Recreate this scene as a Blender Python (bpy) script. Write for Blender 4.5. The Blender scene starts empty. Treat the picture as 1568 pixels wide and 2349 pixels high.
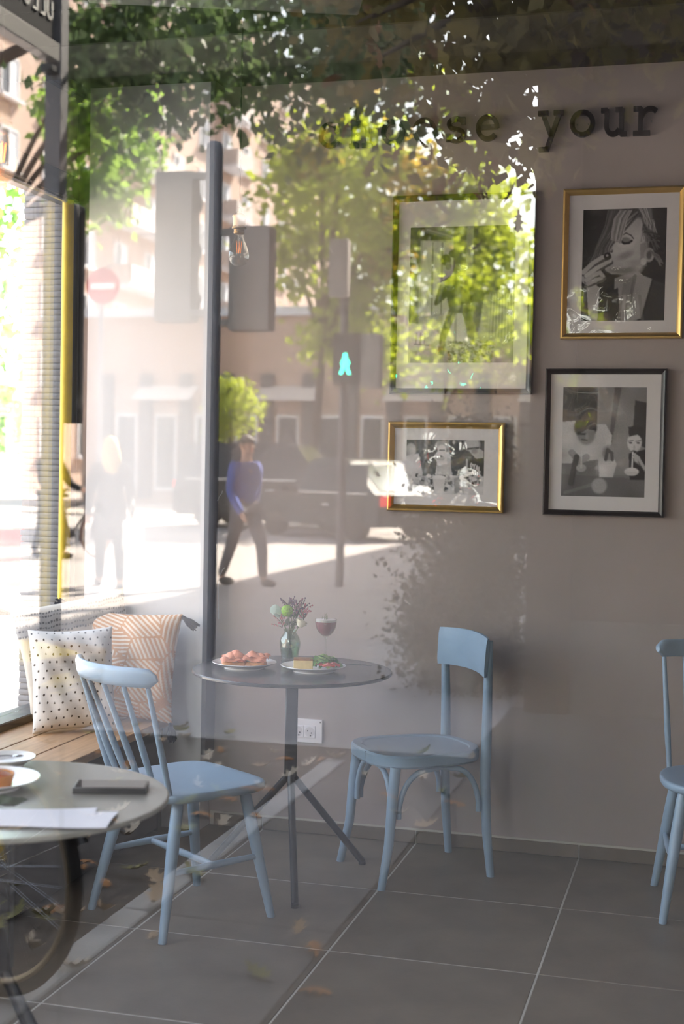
import bpy, bmesh, math, random
import numpy as np
from mathutils import Vector, Matrix
rnd = random.Random(7)
S = bpy.context.scene
COL = S.collection
PI = math.pi

# ---------------------------------------------------------------- camera
FPX, YAW, PITCH, ROLL, DIST, EYE = 3151.47, .2644, -.0325, .0189, 5.105, 1.43
cy_, sy_, cp_, sp_ = math.cos(YAW), math.sin(YAW), math.cos(PITCH), math.sin(PITCH)
FW = Vector((-sy_*cp_, cy_*cp_, sp_)); RT0 = Vector((cy_, sy_, 0)); UP0 = RT0.cross(FW)
RT = RT0*math.cos(ROLL) + UP0*math.sin(ROLL); UP = UP0*math.cos(ROLL) - RT0*math.sin(ROLL)
EYEP = Vector((0, -DIST, EYE))
cam = bpy.data.cameras.new('camera'); camo = bpy.data.objects.new('camera', cam); COL.objects.link(camo)
camo.matrix_world = Matrix(((RT.x, UP.x, -FW.x, EYEP.x), (RT.y, UP.y, -FW.y, EYEP.y), (RT.z, UP.z, -FW.z, EYEP.z), (0, 0, 0, 1)))
cam.sensor_width = 36; cam.lens = FPX/2349*36; cam.clip_start = .05; cam.clip_end = 400
cam.dof.use_dof = True; cam.dof.focus_distance = 4.55; cam.dof.aperture_fstop = 3.2
S.camera = camo
# ---------------------------------------------------------------- sky, sun, exposure
SUN_EL, SUN_AZ = math.radians(42), math.atan2(.38, -.92)      # azimuth as (x, y) direction towards the sun
w = bpy.data.worlds.new('sky'); S.world = w; w.use_nodes = True
nt = w.node_tree; nt.nodes.clear()
sky = nt.nodes.new('ShaderNodeTexSky'); sky.sky_type = 'NISHITA'; sky.sun_disc = False
sky.sun_elevation = SUN_EL; sky.sun_rotation = SUN_AZ; sky.dust_density = 3.0; sky.air_density = 1.2; sky.ozone_density = 1.0
bg = nt.nodes.new('ShaderNodeBackground'); bg.inputs['Strength'].default_value = 2.2
wo = nt.nodes.new('ShaderNodeOutputWorld')
hs = nt.nodes.new('ShaderNodeHueSaturation'); hs.inputs['Saturation'].default_value = .5      # a thin white haze over the whole sky
nt.links.new(sky.outputs[0], hs.inputs['Color']); nt.links.new(hs.outputs[0], bg.inputs[0]); nt.links.new(bg.outputs[0], wo.inputs[0])
sl = bpy.data.lights.new('sun', 'SUN'); sl.energy = 105; sl.angle = math.radians(.6); sl.color = (1, .90, .76)
so = bpy.data.objects.new('sun', sl); COL.objects.link(so)
sd = Vector((.38, -.92, 0)).normalized()*math.cos(SUN_EL) + Vector((0, 0, math.sin(SUN_EL)))
so.rotation_euler = sd.to_track_quat('Z', 'Y').to_euler(); so.location = (0, -6, 12)
S.view_settings.view_transform = 'Standard'; S.view_settings.look = 'None'
S.view_settings.gamma = 1; S.view_settings.use_curve_mapping = False
S.view_settings.exposure = -0.2
S.cycles.use_denoising = True
S.cycles.max_bounces = 12; S.cycles.diffuse_bounces = 6; S.cycles.glossy_bounces = 6; S.cycles.transparent_max_bounces = 24
S.cycles.transmission_bounces = 8; S.cycles.caustics_reflective = False; S.cycles.caustics_refractive = False
S.cycles.sample_clamp_indirect = 12

# ---------------------------------------------------------------- layout helpers (plan measured from the photograph)
GLASS_Y = -3.4
def ray(px, py): return FW + RT*((px-784)/FPX) - UP*((py-1174.5)/FPX)
def at(px, py, ax, val):
    d = ray(px, py); return EYEP + d*((val-EYEP[ax])/d[ax])
def street(px, py, dist):          # a point across the street seen in the pane, dist metres of light path along y
    p = at(px, py, 1, dist-DIST); p.y = 2*GLASS_Y-p.y; return p
def lin(h):
    h = h.lstrip('#'); c = [int(h[i:i+2], 16)/255 for i in (0, 2, 4)]
    return tuple(x/12.92 if x <= .04045 else ((x+.055)/1.055)**2.4 for x in c)

# ---------------------------------------------------------------- materials
MATS = {}
def mat(name, col, rough=.5, metal=0, vary=.0, vscale=8, bump=0, bscale=60, spec=.5, emit=None, estr=0, coat=0, trans=0, stretch=None):
    if name in MATS: return MATS[name]
    m = bpy.data.materials.new(name); m.use_nodes = True; t = m.node_tree; b = t.nodes['Principled BSDF']
    c = lin(col) if isinstance(col, str) else col
    b.inputs['Base Color'].default_value = (*c, 1); b.inputs['Roughness'].default_value = rough
    b.inputs['Metallic'].default_value = metal; b.inputs['Specular IOR Level'].default_value = spec
    if coat: b.inputs['Coat Weight'].default_value = coat; b.inputs['Coat Roughness'].default_value = .08
    tc = t.nodes.new('ShaderNodeTexCoord'); src = tc.outputs['Object']
    if stretch:
        mp = t.nodes.new('ShaderNodeMapping'); mp.inputs['Scale'].default_value = stretch
        t.links.new(src, mp.inputs[0]); src = mp.outputs[0]
    if vary:
        n = t.nodes.new('ShaderNodeTexNoise'); n.inputs['Scale'].default_value = vscale; n.inputs['Detail'].default_value = 6
        t.links.new(src, n.inputs['Vector'])
        r = t.nodes.new('ShaderNodeMapRange'); r.inputs[1].default_value = .3; r.inputs[2].default_value = .7
        r.inputs[3].default_value = 1-vary; r.inputs[4].default_value = 1+vary
        t.links.new(n.outputs[0], r.inputs[0])
        x = t.nodes.new('ShaderNodeVectorMath'); x.operation = 'SCALE'; x.inputs[0].default_value = c
        t.links.new(r.outputs[0], x.inputs['Scale']); t.links.new(x.outputs[0], b.inputs['Base Color'])
    if bump:
        n = t.nodes.new('ShaderNodeTexNoise'); n.inputs['Scale'].default_value = bscale; n.inputs['Detail'].default_value = 4
        t.links.new(src, n.inputs['Vector'])
        u = t.nodes.new('ShaderNodeBump'); u.inputs['Strength'].default_value = bump; u.inputs['Distance'].default_value = .01
        t.links.new(n.outputs[0], u.inputs['Height']); t.links.new(u.outputs[0], b.inputs['Normal'])
    if emit: b.inputs['Emission Color'].default_value = (*lin(emit), 1); b.inputs['Emission Strength'].default_value = estr
    if trans:
        tr = t.nodes.new('ShaderNodeBsdfTranslucent'); mx = t.nodes.new('ShaderNodeMixShader'); mx.inputs[0].default_value = trans
        tc_ = tuple(min(1, v*1.25) for v in c); tr.inputs[0].default_value = (*tc_, 1)
        if vary:
            t.links.new(x.outputs[0], tr.inputs[0])
        o = t.nodes['Material Output']; t.links.new(b.outputs[0], mx.inputs[1]); t.links.new(tr.outputs[0], mx.inputs[2]); t.links.new(mx.outputs[0], o.inputs[0])
    MATS[name] = m; return m
def glass_mat(name, tint=(1, 1, 1), f0=.05, rough=0., wave=0, wscale=3):
    if name in MATS: return MATS[name]
    m = bpy.data.materials.new(name); m.use_nodes = True; t = m.node_tree; t.nodes.clear()
    lw = t.nodes.new('ShaderNodeLayerWeight'); lw.inputs[0].default_value = .5
    pw = t.nodes.new('ShaderNodeMath'); pw.operation = 'POWER'; pw.inputs[1].default_value = 5
    ma = t.nodes.new('ShaderNodeMath'); ma.operation = 'MULTIPLY_ADD'; ma.inputs[1].default_value = 1-f0; ma.inputs[2].default_value = f0
    tr = t.nodes.new('ShaderNodeBsdfTransparent'); tr.inputs[0].default_value = (*tint, 1)
    gl = t.nodes.new('ShaderNodeBsdfGlossy'); gl.inputs['Roughness'].default_value = rough
    mx = t.nodes.new('ShaderNodeMixShader'); o = t.nodes.new('ShaderNodeOutputMaterial')
    t.links.new(lw.outputs['Facing'], pw.inputs[0]); t.links.new(pw.outputs[0], ma.inputs[0]); t.links.new(ma.outputs[0], mx.inputs[0])
    t.links.new(tr.outputs[0], mx.inputs[1]); t.links.new(gl.outputs[0], mx.inputs[2]); t.links.new(mx.outputs[0], o.inputs[0])
    if wave:
        tc = t.nodes.new('ShaderNodeTexCoord'); n = t.nodes.new('ShaderNodeTexNoise'); n.inputs['Scale'].default_value = wscale; n.inputs['Detail'].default_value = 1
        u = t.nodes.new('ShaderNodeBump'); u.inputs['Strength'].default_value = 1; u.inputs['Distance'].default_value = wave
        t.links.new(tc.outputs['Object'], n.inputs['Vector']); t.links.new(n.outputs[0], u.inputs['Height'])
        t.links.new(u.outputs[0], gl.inputs['Normal'])
    MATS[name] = m; return m

# ---------------------------------------------------------------- mesh helpers
_boxcache = {}
def _bevbox(sx, sy, sz, b, seg):
    k = (round(sx, 5), round(sy, 5), round(sz, 5), b, seg)
    if k not in _boxcache:
        bm = bmesh.new(); bmesh.ops.create_cube(bm, size=1)
        for v in bm.verts: v.co = (v.co.x*sx, v.co.y*sy, v.co.z*sz)
        if b: bmesh.ops.bevel(bm, geom=bm.edges[:], offset=b, segments=seg, affect='EDGES', profile=.7)
        bm.verts.index_update()
        _boxcache[k] = ([v.co.copy() for v in bm.verts], [[v.index for v in f.verts] for f in bm.faces]); bm.free()
    return _boxcache[k]
def frames(P):
    P = [Vector(p) for p in P]; out = []; n = len(P); prev = None
    for i in range(n):
        t = (P[min(i+1, n-1)]-P[max(i-1, 0)]).normalized()
        if prev is None:
            a = Vector((0, 0, 1)) if abs(t.z) < .9 else Vector((1, 0, 0)); u = (a - t*a.dot(t)).normalized()
        else: u = (prev - t*prev.dot(t)).normalized()
        prev = u; out.append((P[i], u, t.cross(u)))
    return out
class MB:
    def __init__(s): s.v = []; s.f = []
    def add(s, V, F):
        o = len(s.v); s.v += [tuple(v) for v in V]; s.f += [[i+o for i in f] for f in F]; return s
    def box(s, c, size, bev=0, seg=1, rot=None):
        V, F = _bevbox(*size, bev, seg); c = Vector(c)
        return s.add([c + (rot @ v if rot is not None else v) for v in V], F)
    def bx(s, a, b, bev=0):
        return s.box([(a[i]+b[i])/2 for i in range(3)], [abs(b[i]-a[i]) for i in range(3)], bev)
    def tube(s, P, r, n=10, closed=False, flat=1.0):
        fr = frames(P); m = len(fr); V = []; F = []
        R = r if hasattr(r, '__len__') else [r]*m
        for (p, u, w_), rr in zip(fr, R):
            for k in range(n):
                a = 2*PI*k/n; V.append(p + u*math.cos(a)*rr*flat + w_*math.sin(a)*rr)
        for i in range(m-1 if not closed else m):
            j = (i+1) % m
            for k in range(n): F.append([i*n+k, i*n+(k+1) % n, j*n+(k+1) % n, j*n+k])
        if not closed: F += [list(range(n))[::-1], [(m-1)*n+k for k in range(n)]]
        return s.add(V, F)
    def lathe(s, prof, n=28, c=(0, 0, 0), M=None, sx=1, sy=1):
        V = []; F = []; m = len(prof); c = Vector(c)
        for r, z in prof:
            for k in range(n):
                a = 2*PI*k/n; p = Vector((r*math.cos(a)*sx, r*math.sin(a)*sy, z)); V.append(c + (M @ p if M is not None else p))
        for i in range(m-1):
            for k in range(n): F.append([i*n+k, i*n+(k+1) % n, (i+1)*n+(k+1) % n, (i+1)*n+k])
        if prof[0][0] > 1e-5: F.append(list(range(n))[::-1])
        if prof[-1][0] > 1e-5: F.append([(m-1)*n+k for k in range(n)])
        return s.add(V, F)
    def prism(s, poly, fn0, fn1):      # fn maps 2-D outline points to the two end faces
        n = len(poly); V = [fn0(*p) for p in poly] + [fn1(*p) for p in poly]
        F = [list(range(n))[::-1], list(range(n, 2*n))] + [[i, (i+1) % n, n+(i+1) % n, n+i] for i in range(n)]
        return s.add(V, F)
    def grid(s, fn, nu, nv):
        V = [fn(i/nu, j/nv) for j in range(nv+1) for i in range(nu+1)]
        F = [[j*(nu+1)+i, j*(nu+1)+i+1, (j+1)*(nu+1)+i+1, (j+1)*(nu+1)+i] for j in range(nv) for i in range(nu)]
        return s.add(V, F)
    def blob(s, c, r, n=10, seed=0, rough=.0, M=None):
        q = random.Random(seed); V = []; F = []; c = Vector(c); m = n
        for i in range(m+1):
            th = PI*i/m
            for k in range(n):
                a = 2*PI*k/n; j = 1+rough*(q.random()-.5)
                p = Vector((r[0]*math.sin(th)*math.cos(a), r[1]*math.sin(th)*math.sin(a), r[2]*math.cos(th)))*j
                V.append(c + (M @ p if M is not None else p))
        for i in range(m):
            for k in range(n): F.append([i*n+k, (i+1)*n+k, (i+1)*n+(k+1) % n, i*n+(k+1) % n])
        return s.add(V, F)
    def mesh(s, name, material, smooth=True, ang=38):
        me = bpy.data.meshes.new(name); me.from_pydata(s.v, [], s.f); me.update()
        if material: me.materials.append(material)
        if smooth:
            me.polygons.foreach_set('use_smooth', [True]*len(me.polygons)); me.set_sharp_from_angle(angle=math.radians(ang))
        return me
    def build(s, name, material, parent=None, loc=(0, 0, 0), smooth=True, ang=38):
        return link(name, s.mesh(name, material, smooth, ang), parent, loc)
def link(name, data, parent=None, loc=(0, 0, 0), rotz=0):
    o = bpy.data.objects.new(name, data); COL.objects.link(o); o.location = loc
    if rotz: o.rotation_euler.z = rotz
    if parent: o.parent = parent
    return o
def tag(o, label=None, cat=None, group=None, kind=None):
    if label: o['label'] = label
    if cat: o['category'] = cat
    if group: o['group'] = group
    if kind: o['kind'] = kind
    return o
def thing(name, label, cat, loc=(0, 0, 0), rotz=0, group=None):
    o = bpy.data.objects.new(name, None); COL.objects.link(o); o.location = loc; o.rotation_euler = (0, 0, rotz)
    o.empty_display_size = .1
    return tag(o, label, cat, group)
def struct(name, mb, m, loc=(0, 0, 0), parent=None, smooth=False):
    o = mb.build(name, m, parent, loc, smooth); o['kind'] = 'structure'; return o
def copytree(o, parent=None):
    c = o.copy(); COL.objects.link(c)
    if parent: c.parent = parent
    for ch in o.children: copytree(ch, c)
    return c
def rotm(axis, deg): return Matrix.Rotation(math.radians(deg), 3, axis)

# ---------------------------------------------------------------- colours
M_wall = mat('grey_plaster', '#a59a97', .75, vary=.06, vscale=2.2, bump=.06, bscale=30)
M_white = mat('white_wall_paint', '#e2e0e0', .6, vary=.02, vscale=3, bump=.03, bscale=40)
M_ceil = mat('dark_ceiling_paint', '#1d1c1c', .8, vary=.05, vscale=3)
M_tile = mat('grey_floor_stone', '#74695d', .42, vary=.16, vscale=5, bump=.05, bscale=120)
M_grout = mat('pale_grout', '#bdb8b0', .9)
M_blue = mat('pale_blue_paint', '#92a9bf', .34, vary=.05, vscale=7, bump=.03, bscale=50)
M_black = mat('black_powder_coat', '#232327', .38, vary=.05, vscale=20)
M_tabletop = mat('charcoal_laminate', '#3b3a3c', .22, vary=.06, vscale=6, bump=.01, bscale=200)
M_gold = mat('brushed_gold', '#d3b06c', .36, .85, vary=.05, vscale=30)
M_blackframe = mat('black_lacquer', '#121213', .3)
M_mat = mat('off_white_mount_board', '#e9e4e4', .8)
M_dgrey = mat('dark_grey_metal', '#4b4b4e', .45, .3, vary=.04, vscale=10)
M_mgrey = mat('mid_grey_metal', '#7b7c80', .45, .2)
M_yellow = mat('yellow_paint', '#e2c22d', .45, vary=.1, vscale=14)
M_porc = mat('white_porcelain', '#f1eff0', .18, coat=.3)
M_pane = glass_mat('shop_glass', (.97, .975, .97), .072)
M_thin = glass_mat('clear_thin_glass', (.96, .98, .97), .06)
M_picglass = glass_mat('wavy_picture_glass', (1, 1, 1), .07, 0, .0045, 7)

# ================================================================= ROOM SHELL
XL, XR, HC = -2.48, 1.9, 2.905
TW = .6155; X0 = -1.680
b = MB().bx((XL-.3, .3, -.2), (XR+.2, GLASS_Y-.12, .0004)); floor = struct('floor', b, M_grout)
tile_me = MB().box((0, 0, -.004), (TW-.006, TW-.006, .012), .0015).mesh('tile', M_tile, False)
nx0 = math.floor((XL-X0)/TW)
for i in range(nx0, math.ceil((XR-X0)/TW)):
    for j in range(0, 6):
        xa, xb = max(X0+i*TW, XL), min(X0+(i+1)*TW, XR); ya = -j*TW; yb = max(-(j+1)*TW, GLASS_Y+.1)
        if xb-xa < .05 or ya-yb < .05: continue
        if abs(xb-xa-TW) < 1e-4 and abs(ya-yb-TW) < 1e-4: o = link('tile', tile_me, floor, (X0+(i+.5)*TW, ya-TW/2, rnd.uniform(-.0006, .0006)))
        else: o = MB().box((0, 0, -.004), (xb-xa-.006, ya-yb-.006, .012), .0015).build('tile', M_tile, floor, ((xa+xb)/2, (ya+yb)/2, 0), False)
struct('wall_back', MB().bx((XL-.02, 0, -.05), (XR, .2, HC+.1)), M_wall)
bb = struct('baseboard_back', MB().bx((-1.9, -.004, 0), (XR, .0, .0575)), M_grout)
for i in range(-1, 6):
    xa, xb = max(X0+i*TW, -1.885), min(X0+(i+1)*TW, XR)
    if xb-xa > .03: MB().box((0, 0, 0), (xb-xa-.005, .012, .046), .001).build('tile', M_tile, bb, ((xa+xb)/2, -.006, .027), False)
struct('ceiling', MB().bx((XL-.3, .2, HC), (XR+.2, GLASS_Y-.2, HC+.15)), M_ceil)
struct('trim_1', MB().bx((XL, -.62, HC-.12), (XR, -.98, HC), .004), mat('ceiling_beam_paint', '#2b2927', .8))
struct('wall_right', MB().bx((XR, .2, -.05), (XR+.2, GLASS_Y-.12, HC+.1)), M_wall)
# left wall with its big window
WY0, WY1, WZ0, WZ1 = -.02, -2.75, .42, 2.56
wl = MB().bx((XL-.16, WY0+.25, WZ1), (XL, GLASS_Y-.1, HC+.1)).bx((XL-.16, .2, -.05), (XL, GLASS_Y-.1, WZ0)).bx((XL-.16, WY1, WZ0), (XL, GLASS_Y-.1, WZ1))
struct('wall_left', wl, M_wall)
struct('baseboard_left', MB().bx((XL, -2.9, 0), (XL+.012, GLASS_Y+.1, .06)), M_tile)
# dark picture rail between left wall and ceiling
struct('trim_2', MB().bx((XL, -.01, HC-.035), (XL+.05, GLASS_Y+.1, HC)).tube([(XL+.055, -.02, HC-.045), (XL+.055, GLASS_Y+.1, HC-.045)], .008, 8), M_dgrey)
# white pilaster beside the corner
struct('trim_3', MB().bx((at(199, 900, 1, -.1).x, -.10, .0), (-1.908, .0, HC-.003)), M_white)
struct('trim_4', MB().bx((-1.908, -.101, .30), (-1.889, 0, HC-.002)), mat('grey_edge_strip', '#59585c', .6, vary=.05, vscale=4))
# window in the left wall
win = struct('window_1', MB().bx((XL-.1, WY0, 2.465), (XL+.012, WY1, WZ1), .004).bx((XL-.1, WY1, WZ0), (XL+.01, WY1+.09, WZ1), .004)
             .bx((XL-.03, WY0-.075, WZ0), (XL-.01, WY0-.055, 2.465), .003).bx((XL-.03, WY0-.055, WZ0), (XL+.012, WY0, 2.465), .003).bx((XL-.1, WY0, WZ0), (XL+.02, WY1, WZ0+.06), .004), M_dgrey)
tag(MB().bx((XL-.02, WY0-.062, WZ0), (XL+.016, WY0-.040, 2.465), .002).build('bead', M_mgrey, win), 'lighter grey glazing bead')
tag(MB().bx((XL, -.075, WZ0), (at(199, 900, 1, -.1).x+.02, -.0, HC-.05), .003).build('reveal', M_dgrey, win), 'dark grey reveal post in the corner')
tag(MB().tube([(XL-.012, WY1+.09, 2.458), (XL-.012, WY0-.11, 2.458)], .009, 8).build('rail', mat('bright_aluminium', '#b5b5b8', .3, .8), win), 'bright aluminium rail under the header')
tag(MB().bx((XL-.062, WY0-.03, WZ0+.06), (XL-.054, WY1+.03, 2.47)).build('pane', M_pane, win, smooth=False), 'clear window pane')
yb_ = MB().tube([(XL-.012, WY0-.100, WZ0+.06), (XL-.012, WY0-.100, 2.462)], .025, 14, flat=.9)
tag(yb_.build('jamb', M_yellow, win), 'scuffed yellow painted jamb')
# white brick pier just outside the window
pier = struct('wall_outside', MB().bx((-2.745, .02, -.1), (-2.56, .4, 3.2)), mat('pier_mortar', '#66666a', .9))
M_brick = mat('shade_greyed_brick', '#77777b', .7, vary=.07, vscale=9, bump=.25, bscale=45)  # white brick with its deep shade put into the grey
CH = .0243
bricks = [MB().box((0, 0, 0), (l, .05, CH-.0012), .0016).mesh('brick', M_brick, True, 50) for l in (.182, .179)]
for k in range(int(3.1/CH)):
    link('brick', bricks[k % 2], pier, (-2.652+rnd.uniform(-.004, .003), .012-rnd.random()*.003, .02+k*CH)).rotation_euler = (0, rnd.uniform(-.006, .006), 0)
# shop front: sill, posts, lintel and the panes
M_front = mat('shopfront_metal', '#3a3b3f', .4, .4, vary=.04)
struct('wall_front', MB().bx((XL-.3, GLASS_Y-.1, -.1), (XR+.2, GLASS_Y+.06, .34)).bx((XL-.3, GLASS_Y-.1, 2.75), (XR+.2, GLASS_Y+.06, HC+.6))
       .bx((XL-.3, GLASS_Y-.1, .3), (XL+.1, GLASS_Y+.06, 2.8)).bx((XR-.1, GLASS_Y-.1, .3), (XR+.2, GLASS_Y+.06, 2.8)), M_front)
SEAM = at(150, 1000, 1, GLASS_Y).x
for i, (xa, xb) in enumerate(((XL+.1, SEAM-.0004), (SEAM+.0004, XR-.1))):
    struct('window_%d' % (i+2), MB().bx((xa, GLASS_Y, .34), (xb, GLASS_Y+.006, 2.75)), M_pane)
# ceiling-hung duct, set askew
p0, p1 = at(203, 8, 2, 2.72), at(822, 36, 2, 2.72)
d_ = (p1-p0).normalized(); n_ = Vector((d_.y, -d_.x, 0))
if n_.y > 0: n_ = -n_
R3 = Matrix(((d_.x, -n_.x, 0), (d_.y, -n_.y, 0), (0, 0, 1)))
dt = thing('ceiling_duct', 'dark box duct hung askew under the ceiling', 'duct', ((p0+p1)/2+n_*.16).to_tuple())
L_ = (p1-p0).length
M_duct = mat('duct_grey', '#333238', .5, vary=.05)
MB().box((0, 0, .08), (L_, .32, .16), .004, rot=R3).build('casing', M_duct, dt)
MB().box(R3 @ Vector((0, .166, .03)), (L_*.97, .012, .02), .002, rot=R3).build('flange', M_mgrey, dt)
for q in (-.3, .1, .38): MB().tube([R3 @ Vector((L_*q, 0, .16)), R3 @ Vector((L_*q, 0, HC-2.72))], .006, 6).build('hanger', M_mgrey, dt)
#@@ROOM
# ================================================================= FURNITURE
def pedestal_table(name, label, x, y, r, legang, top=.73, mtop=None):
    t = thing(name, label, 'table', (x, y, 0))
    MB().lathe([(0, top-.012), (r-.004, top-.012), (r, top-.009), (r, top-.003), (r-.003, top), (0, top)], 96).build('tabletop', mtop or M_tabletop, t)
    MB().lathe([(.0, top-.022), (.11, top-.022), (.11, top-.0125), (0, top-.0125)], 32).build('mounting_plate', M_black, t)
    MB().box((0, 0, (top-.02+.36)/2), (.042, .042, top-.02-.36), .004, rot=rotm('Z', 15)).build('column', M_black, t)
    for k in range(3):
        a = legang + k*2*PI/3; c, s_ = math.cos(a), math.sin(a)
        MB().tube([(c*.006, s_*.006, .40), (c*.016, s_*.016, .352), (c*.318, s_*.318, .012)], .0125, 10).build('leg', M_black, t)
        f_ = MB().lathe([(.013, 0), (.014, .004), (.013, .012), (0, .012)], 12, (c*.318, s_*.318, 0)).build('foot', M_blackframe, t)
    return t
pedestal_table('bistro_table', 'round black bistro table on three splayed legs before the grey wall', -1.39, -.587, .345, math.radians(-69))
pedestal_table('bistro_table', 'round bistro table close to the glass with a phone and papers on it', -1.42, -2.53, .345, math.radians(-20), .73, mat('lit_charcoal_laminate', '#8f8d87', .25, vary=.05, vscale=6))  # paler top: window light and sky sheen put into the laminate colour

def arc_pts(p0, p1, p2, n=10):
    p0, p1, p2 = map(Vector, (p0, p1, p2)); return [p0*(1-t)**2 + p1*2*t*(1-t) + p2*t*t for t in [i/n for i in range(n+1)]]
def superell(wf, wb, d, n=48, e=3.2):
    out = []
    for i in range(n):
        a = 2*PI*i/n; c, s_ = math.cos(a), math.sin(a)
        x = math.copysign(abs(c)**(2/e), c); y = math.copysign(abs(s_)**(2/e), s_)
        wd = (wb+(wf-wb)*(y+1)/2)/2
        out.append((x*wd, y*d/2))
    return out
def seat_slab(o, ztop, th, dish=.0, under=.86, rim=.006):
    b = MB(); n = len(o); V = []; F = []
    rings = [(.0, -dish), (.35, -dish*.95), (.62, -dish*.6), (.84, -dish*.12), (.95, 0), (.985, -.001), (1.0, -rim), (1.0, -th*.55), (.97, -th*.8), (under, -th), (.0, -th)]
    for s_, z in rings:
        for x, y in o: V.append((x*s_, y*s_, ztop+z))
    for i in range(len(rings)-1):
        for k in range(n): F.append([i*n+k, i*n+(k+1) % n, (i+1)*n+(k+1) % n, (i+1)*n+k])
    return b.add(V, F)
def spindle_chair(name, label, loc, rotz, e=5.0, wf=.43, wb=.41, rail_z=.80, nsp=6, lean=.135):
    t = thing(name, label, 'chair', loc, rotz)
    zt = .435; o = superell(wf, wb, .405, 56, e)
    seat_slab(o, zt, .034, .010).build('seat', M_blue, t, ang=50)
    # curved top rail
    R = .33; n = 22; V = []; F = []; half = .235
    sec = [(-.011, -.028), (-.014, -.014), (-.013, .014), (-.008, .026), (.0, .029), (.008, .026), (.013, .014), (.012, -.014), (.008, -.028), (0, -.031)]
    m = len(sec)
    for i in range(n+1):
        u = -1+2*i/n; a = u*half/R; end = 1-.0*abs(u); hs = math.sqrt(max(0, 1-max(0, (abs(u)-.86)/.15)**2))
        for dy, dz in sec:
            rr = R+dy*(.5+.5*hs); V.append((math.sin(a)*rr, -.20-lean+.075 - (math.cos(a)*rr-R) - dz*.12 - .075, rail_z + dz*max(hs, .25)))
    for i in range(n):
        for k in range(m): F.append([i*m+k, i*m+(k+1) % m, (i+1)*m+(k+1) % m, (i+1)*m+k])
    F += [list(range(m))[::-1], [n*m+k for k in range(m)]]
    MB().add(V, F).build('top_rail', M_blue, t, ang=60)
    for k in range(nsp):
        u = -1+2*k/(nsp-1); a = u*.205/R
        tp = Vector((math.sin(a)*R, -.20-lean - (math.cos(a)*R-R) + .004, rail_z-.03)); bt = Vector((u*.168, -.168+.022*u*u*0-.012*(1-u*u), zt-.012))
        pts = [bt.lerp(tp, q) for q in (0, .12, .35, .6, .85, 1)]
        MB().tube(pts, [.0085, .009, .0108, .0095, .0078, .0075], 10).build('spindle', M_blue, t)
    L = {}
    for sx, sy in ((-1, 1), (1, 1), (-1, -1), (1, -1)):
        tp = Vector((sx*.145, sy*.125, zt-.026)); ft = Vector((sx*.205, sy*.195 - (.02 if sy < 0 else 0), 0)); L[sx, sy] = (tp, ft)
        MB().tube([tp.lerp(ft, q) for q in (0, .06, .35, .7, 1)], [.016, .0185, .0195, .016, .0125], 12).build('leg', M_blue, t)
    for sx in (-1, 1):
        a = L[sx, 1][0].lerp(L[sx, 1][1], .52); b_ = L[sx, -1][0].lerp(L[sx, -1][1], .52)
        MB().tube([a.lerp(b_, q) for q in (0, .3, .5, .7, 1)], [.0085, .011, .0125, .011, .0085], 10).build('stretcher', M_blue, t)
    z = L[1, 1][0].lerp(L[1, 1][1], .52).z
    MB().tube([(-.178, -.01, z), (-.09, -.01, z), (0, -.01, z), (.09, -.01, z), (.178, -.01, z)], [.0085, .011, .012, .011, .0085], 10).build('stretcher', M_blue, t)
    return t
spindle_chair('spindle_chair', 'pale blue spindle-back chair between the two bistro tables', (-1.60, -1.04, 0), math.radians(-34))
spindle_chair('spindle_chair', 'pale blue spindle-back chair holding a pile of folded grey blankets', (.06, -.45, 0), math.radians(186), 2.5, .42, .42, .83, 6, .07)

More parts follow.
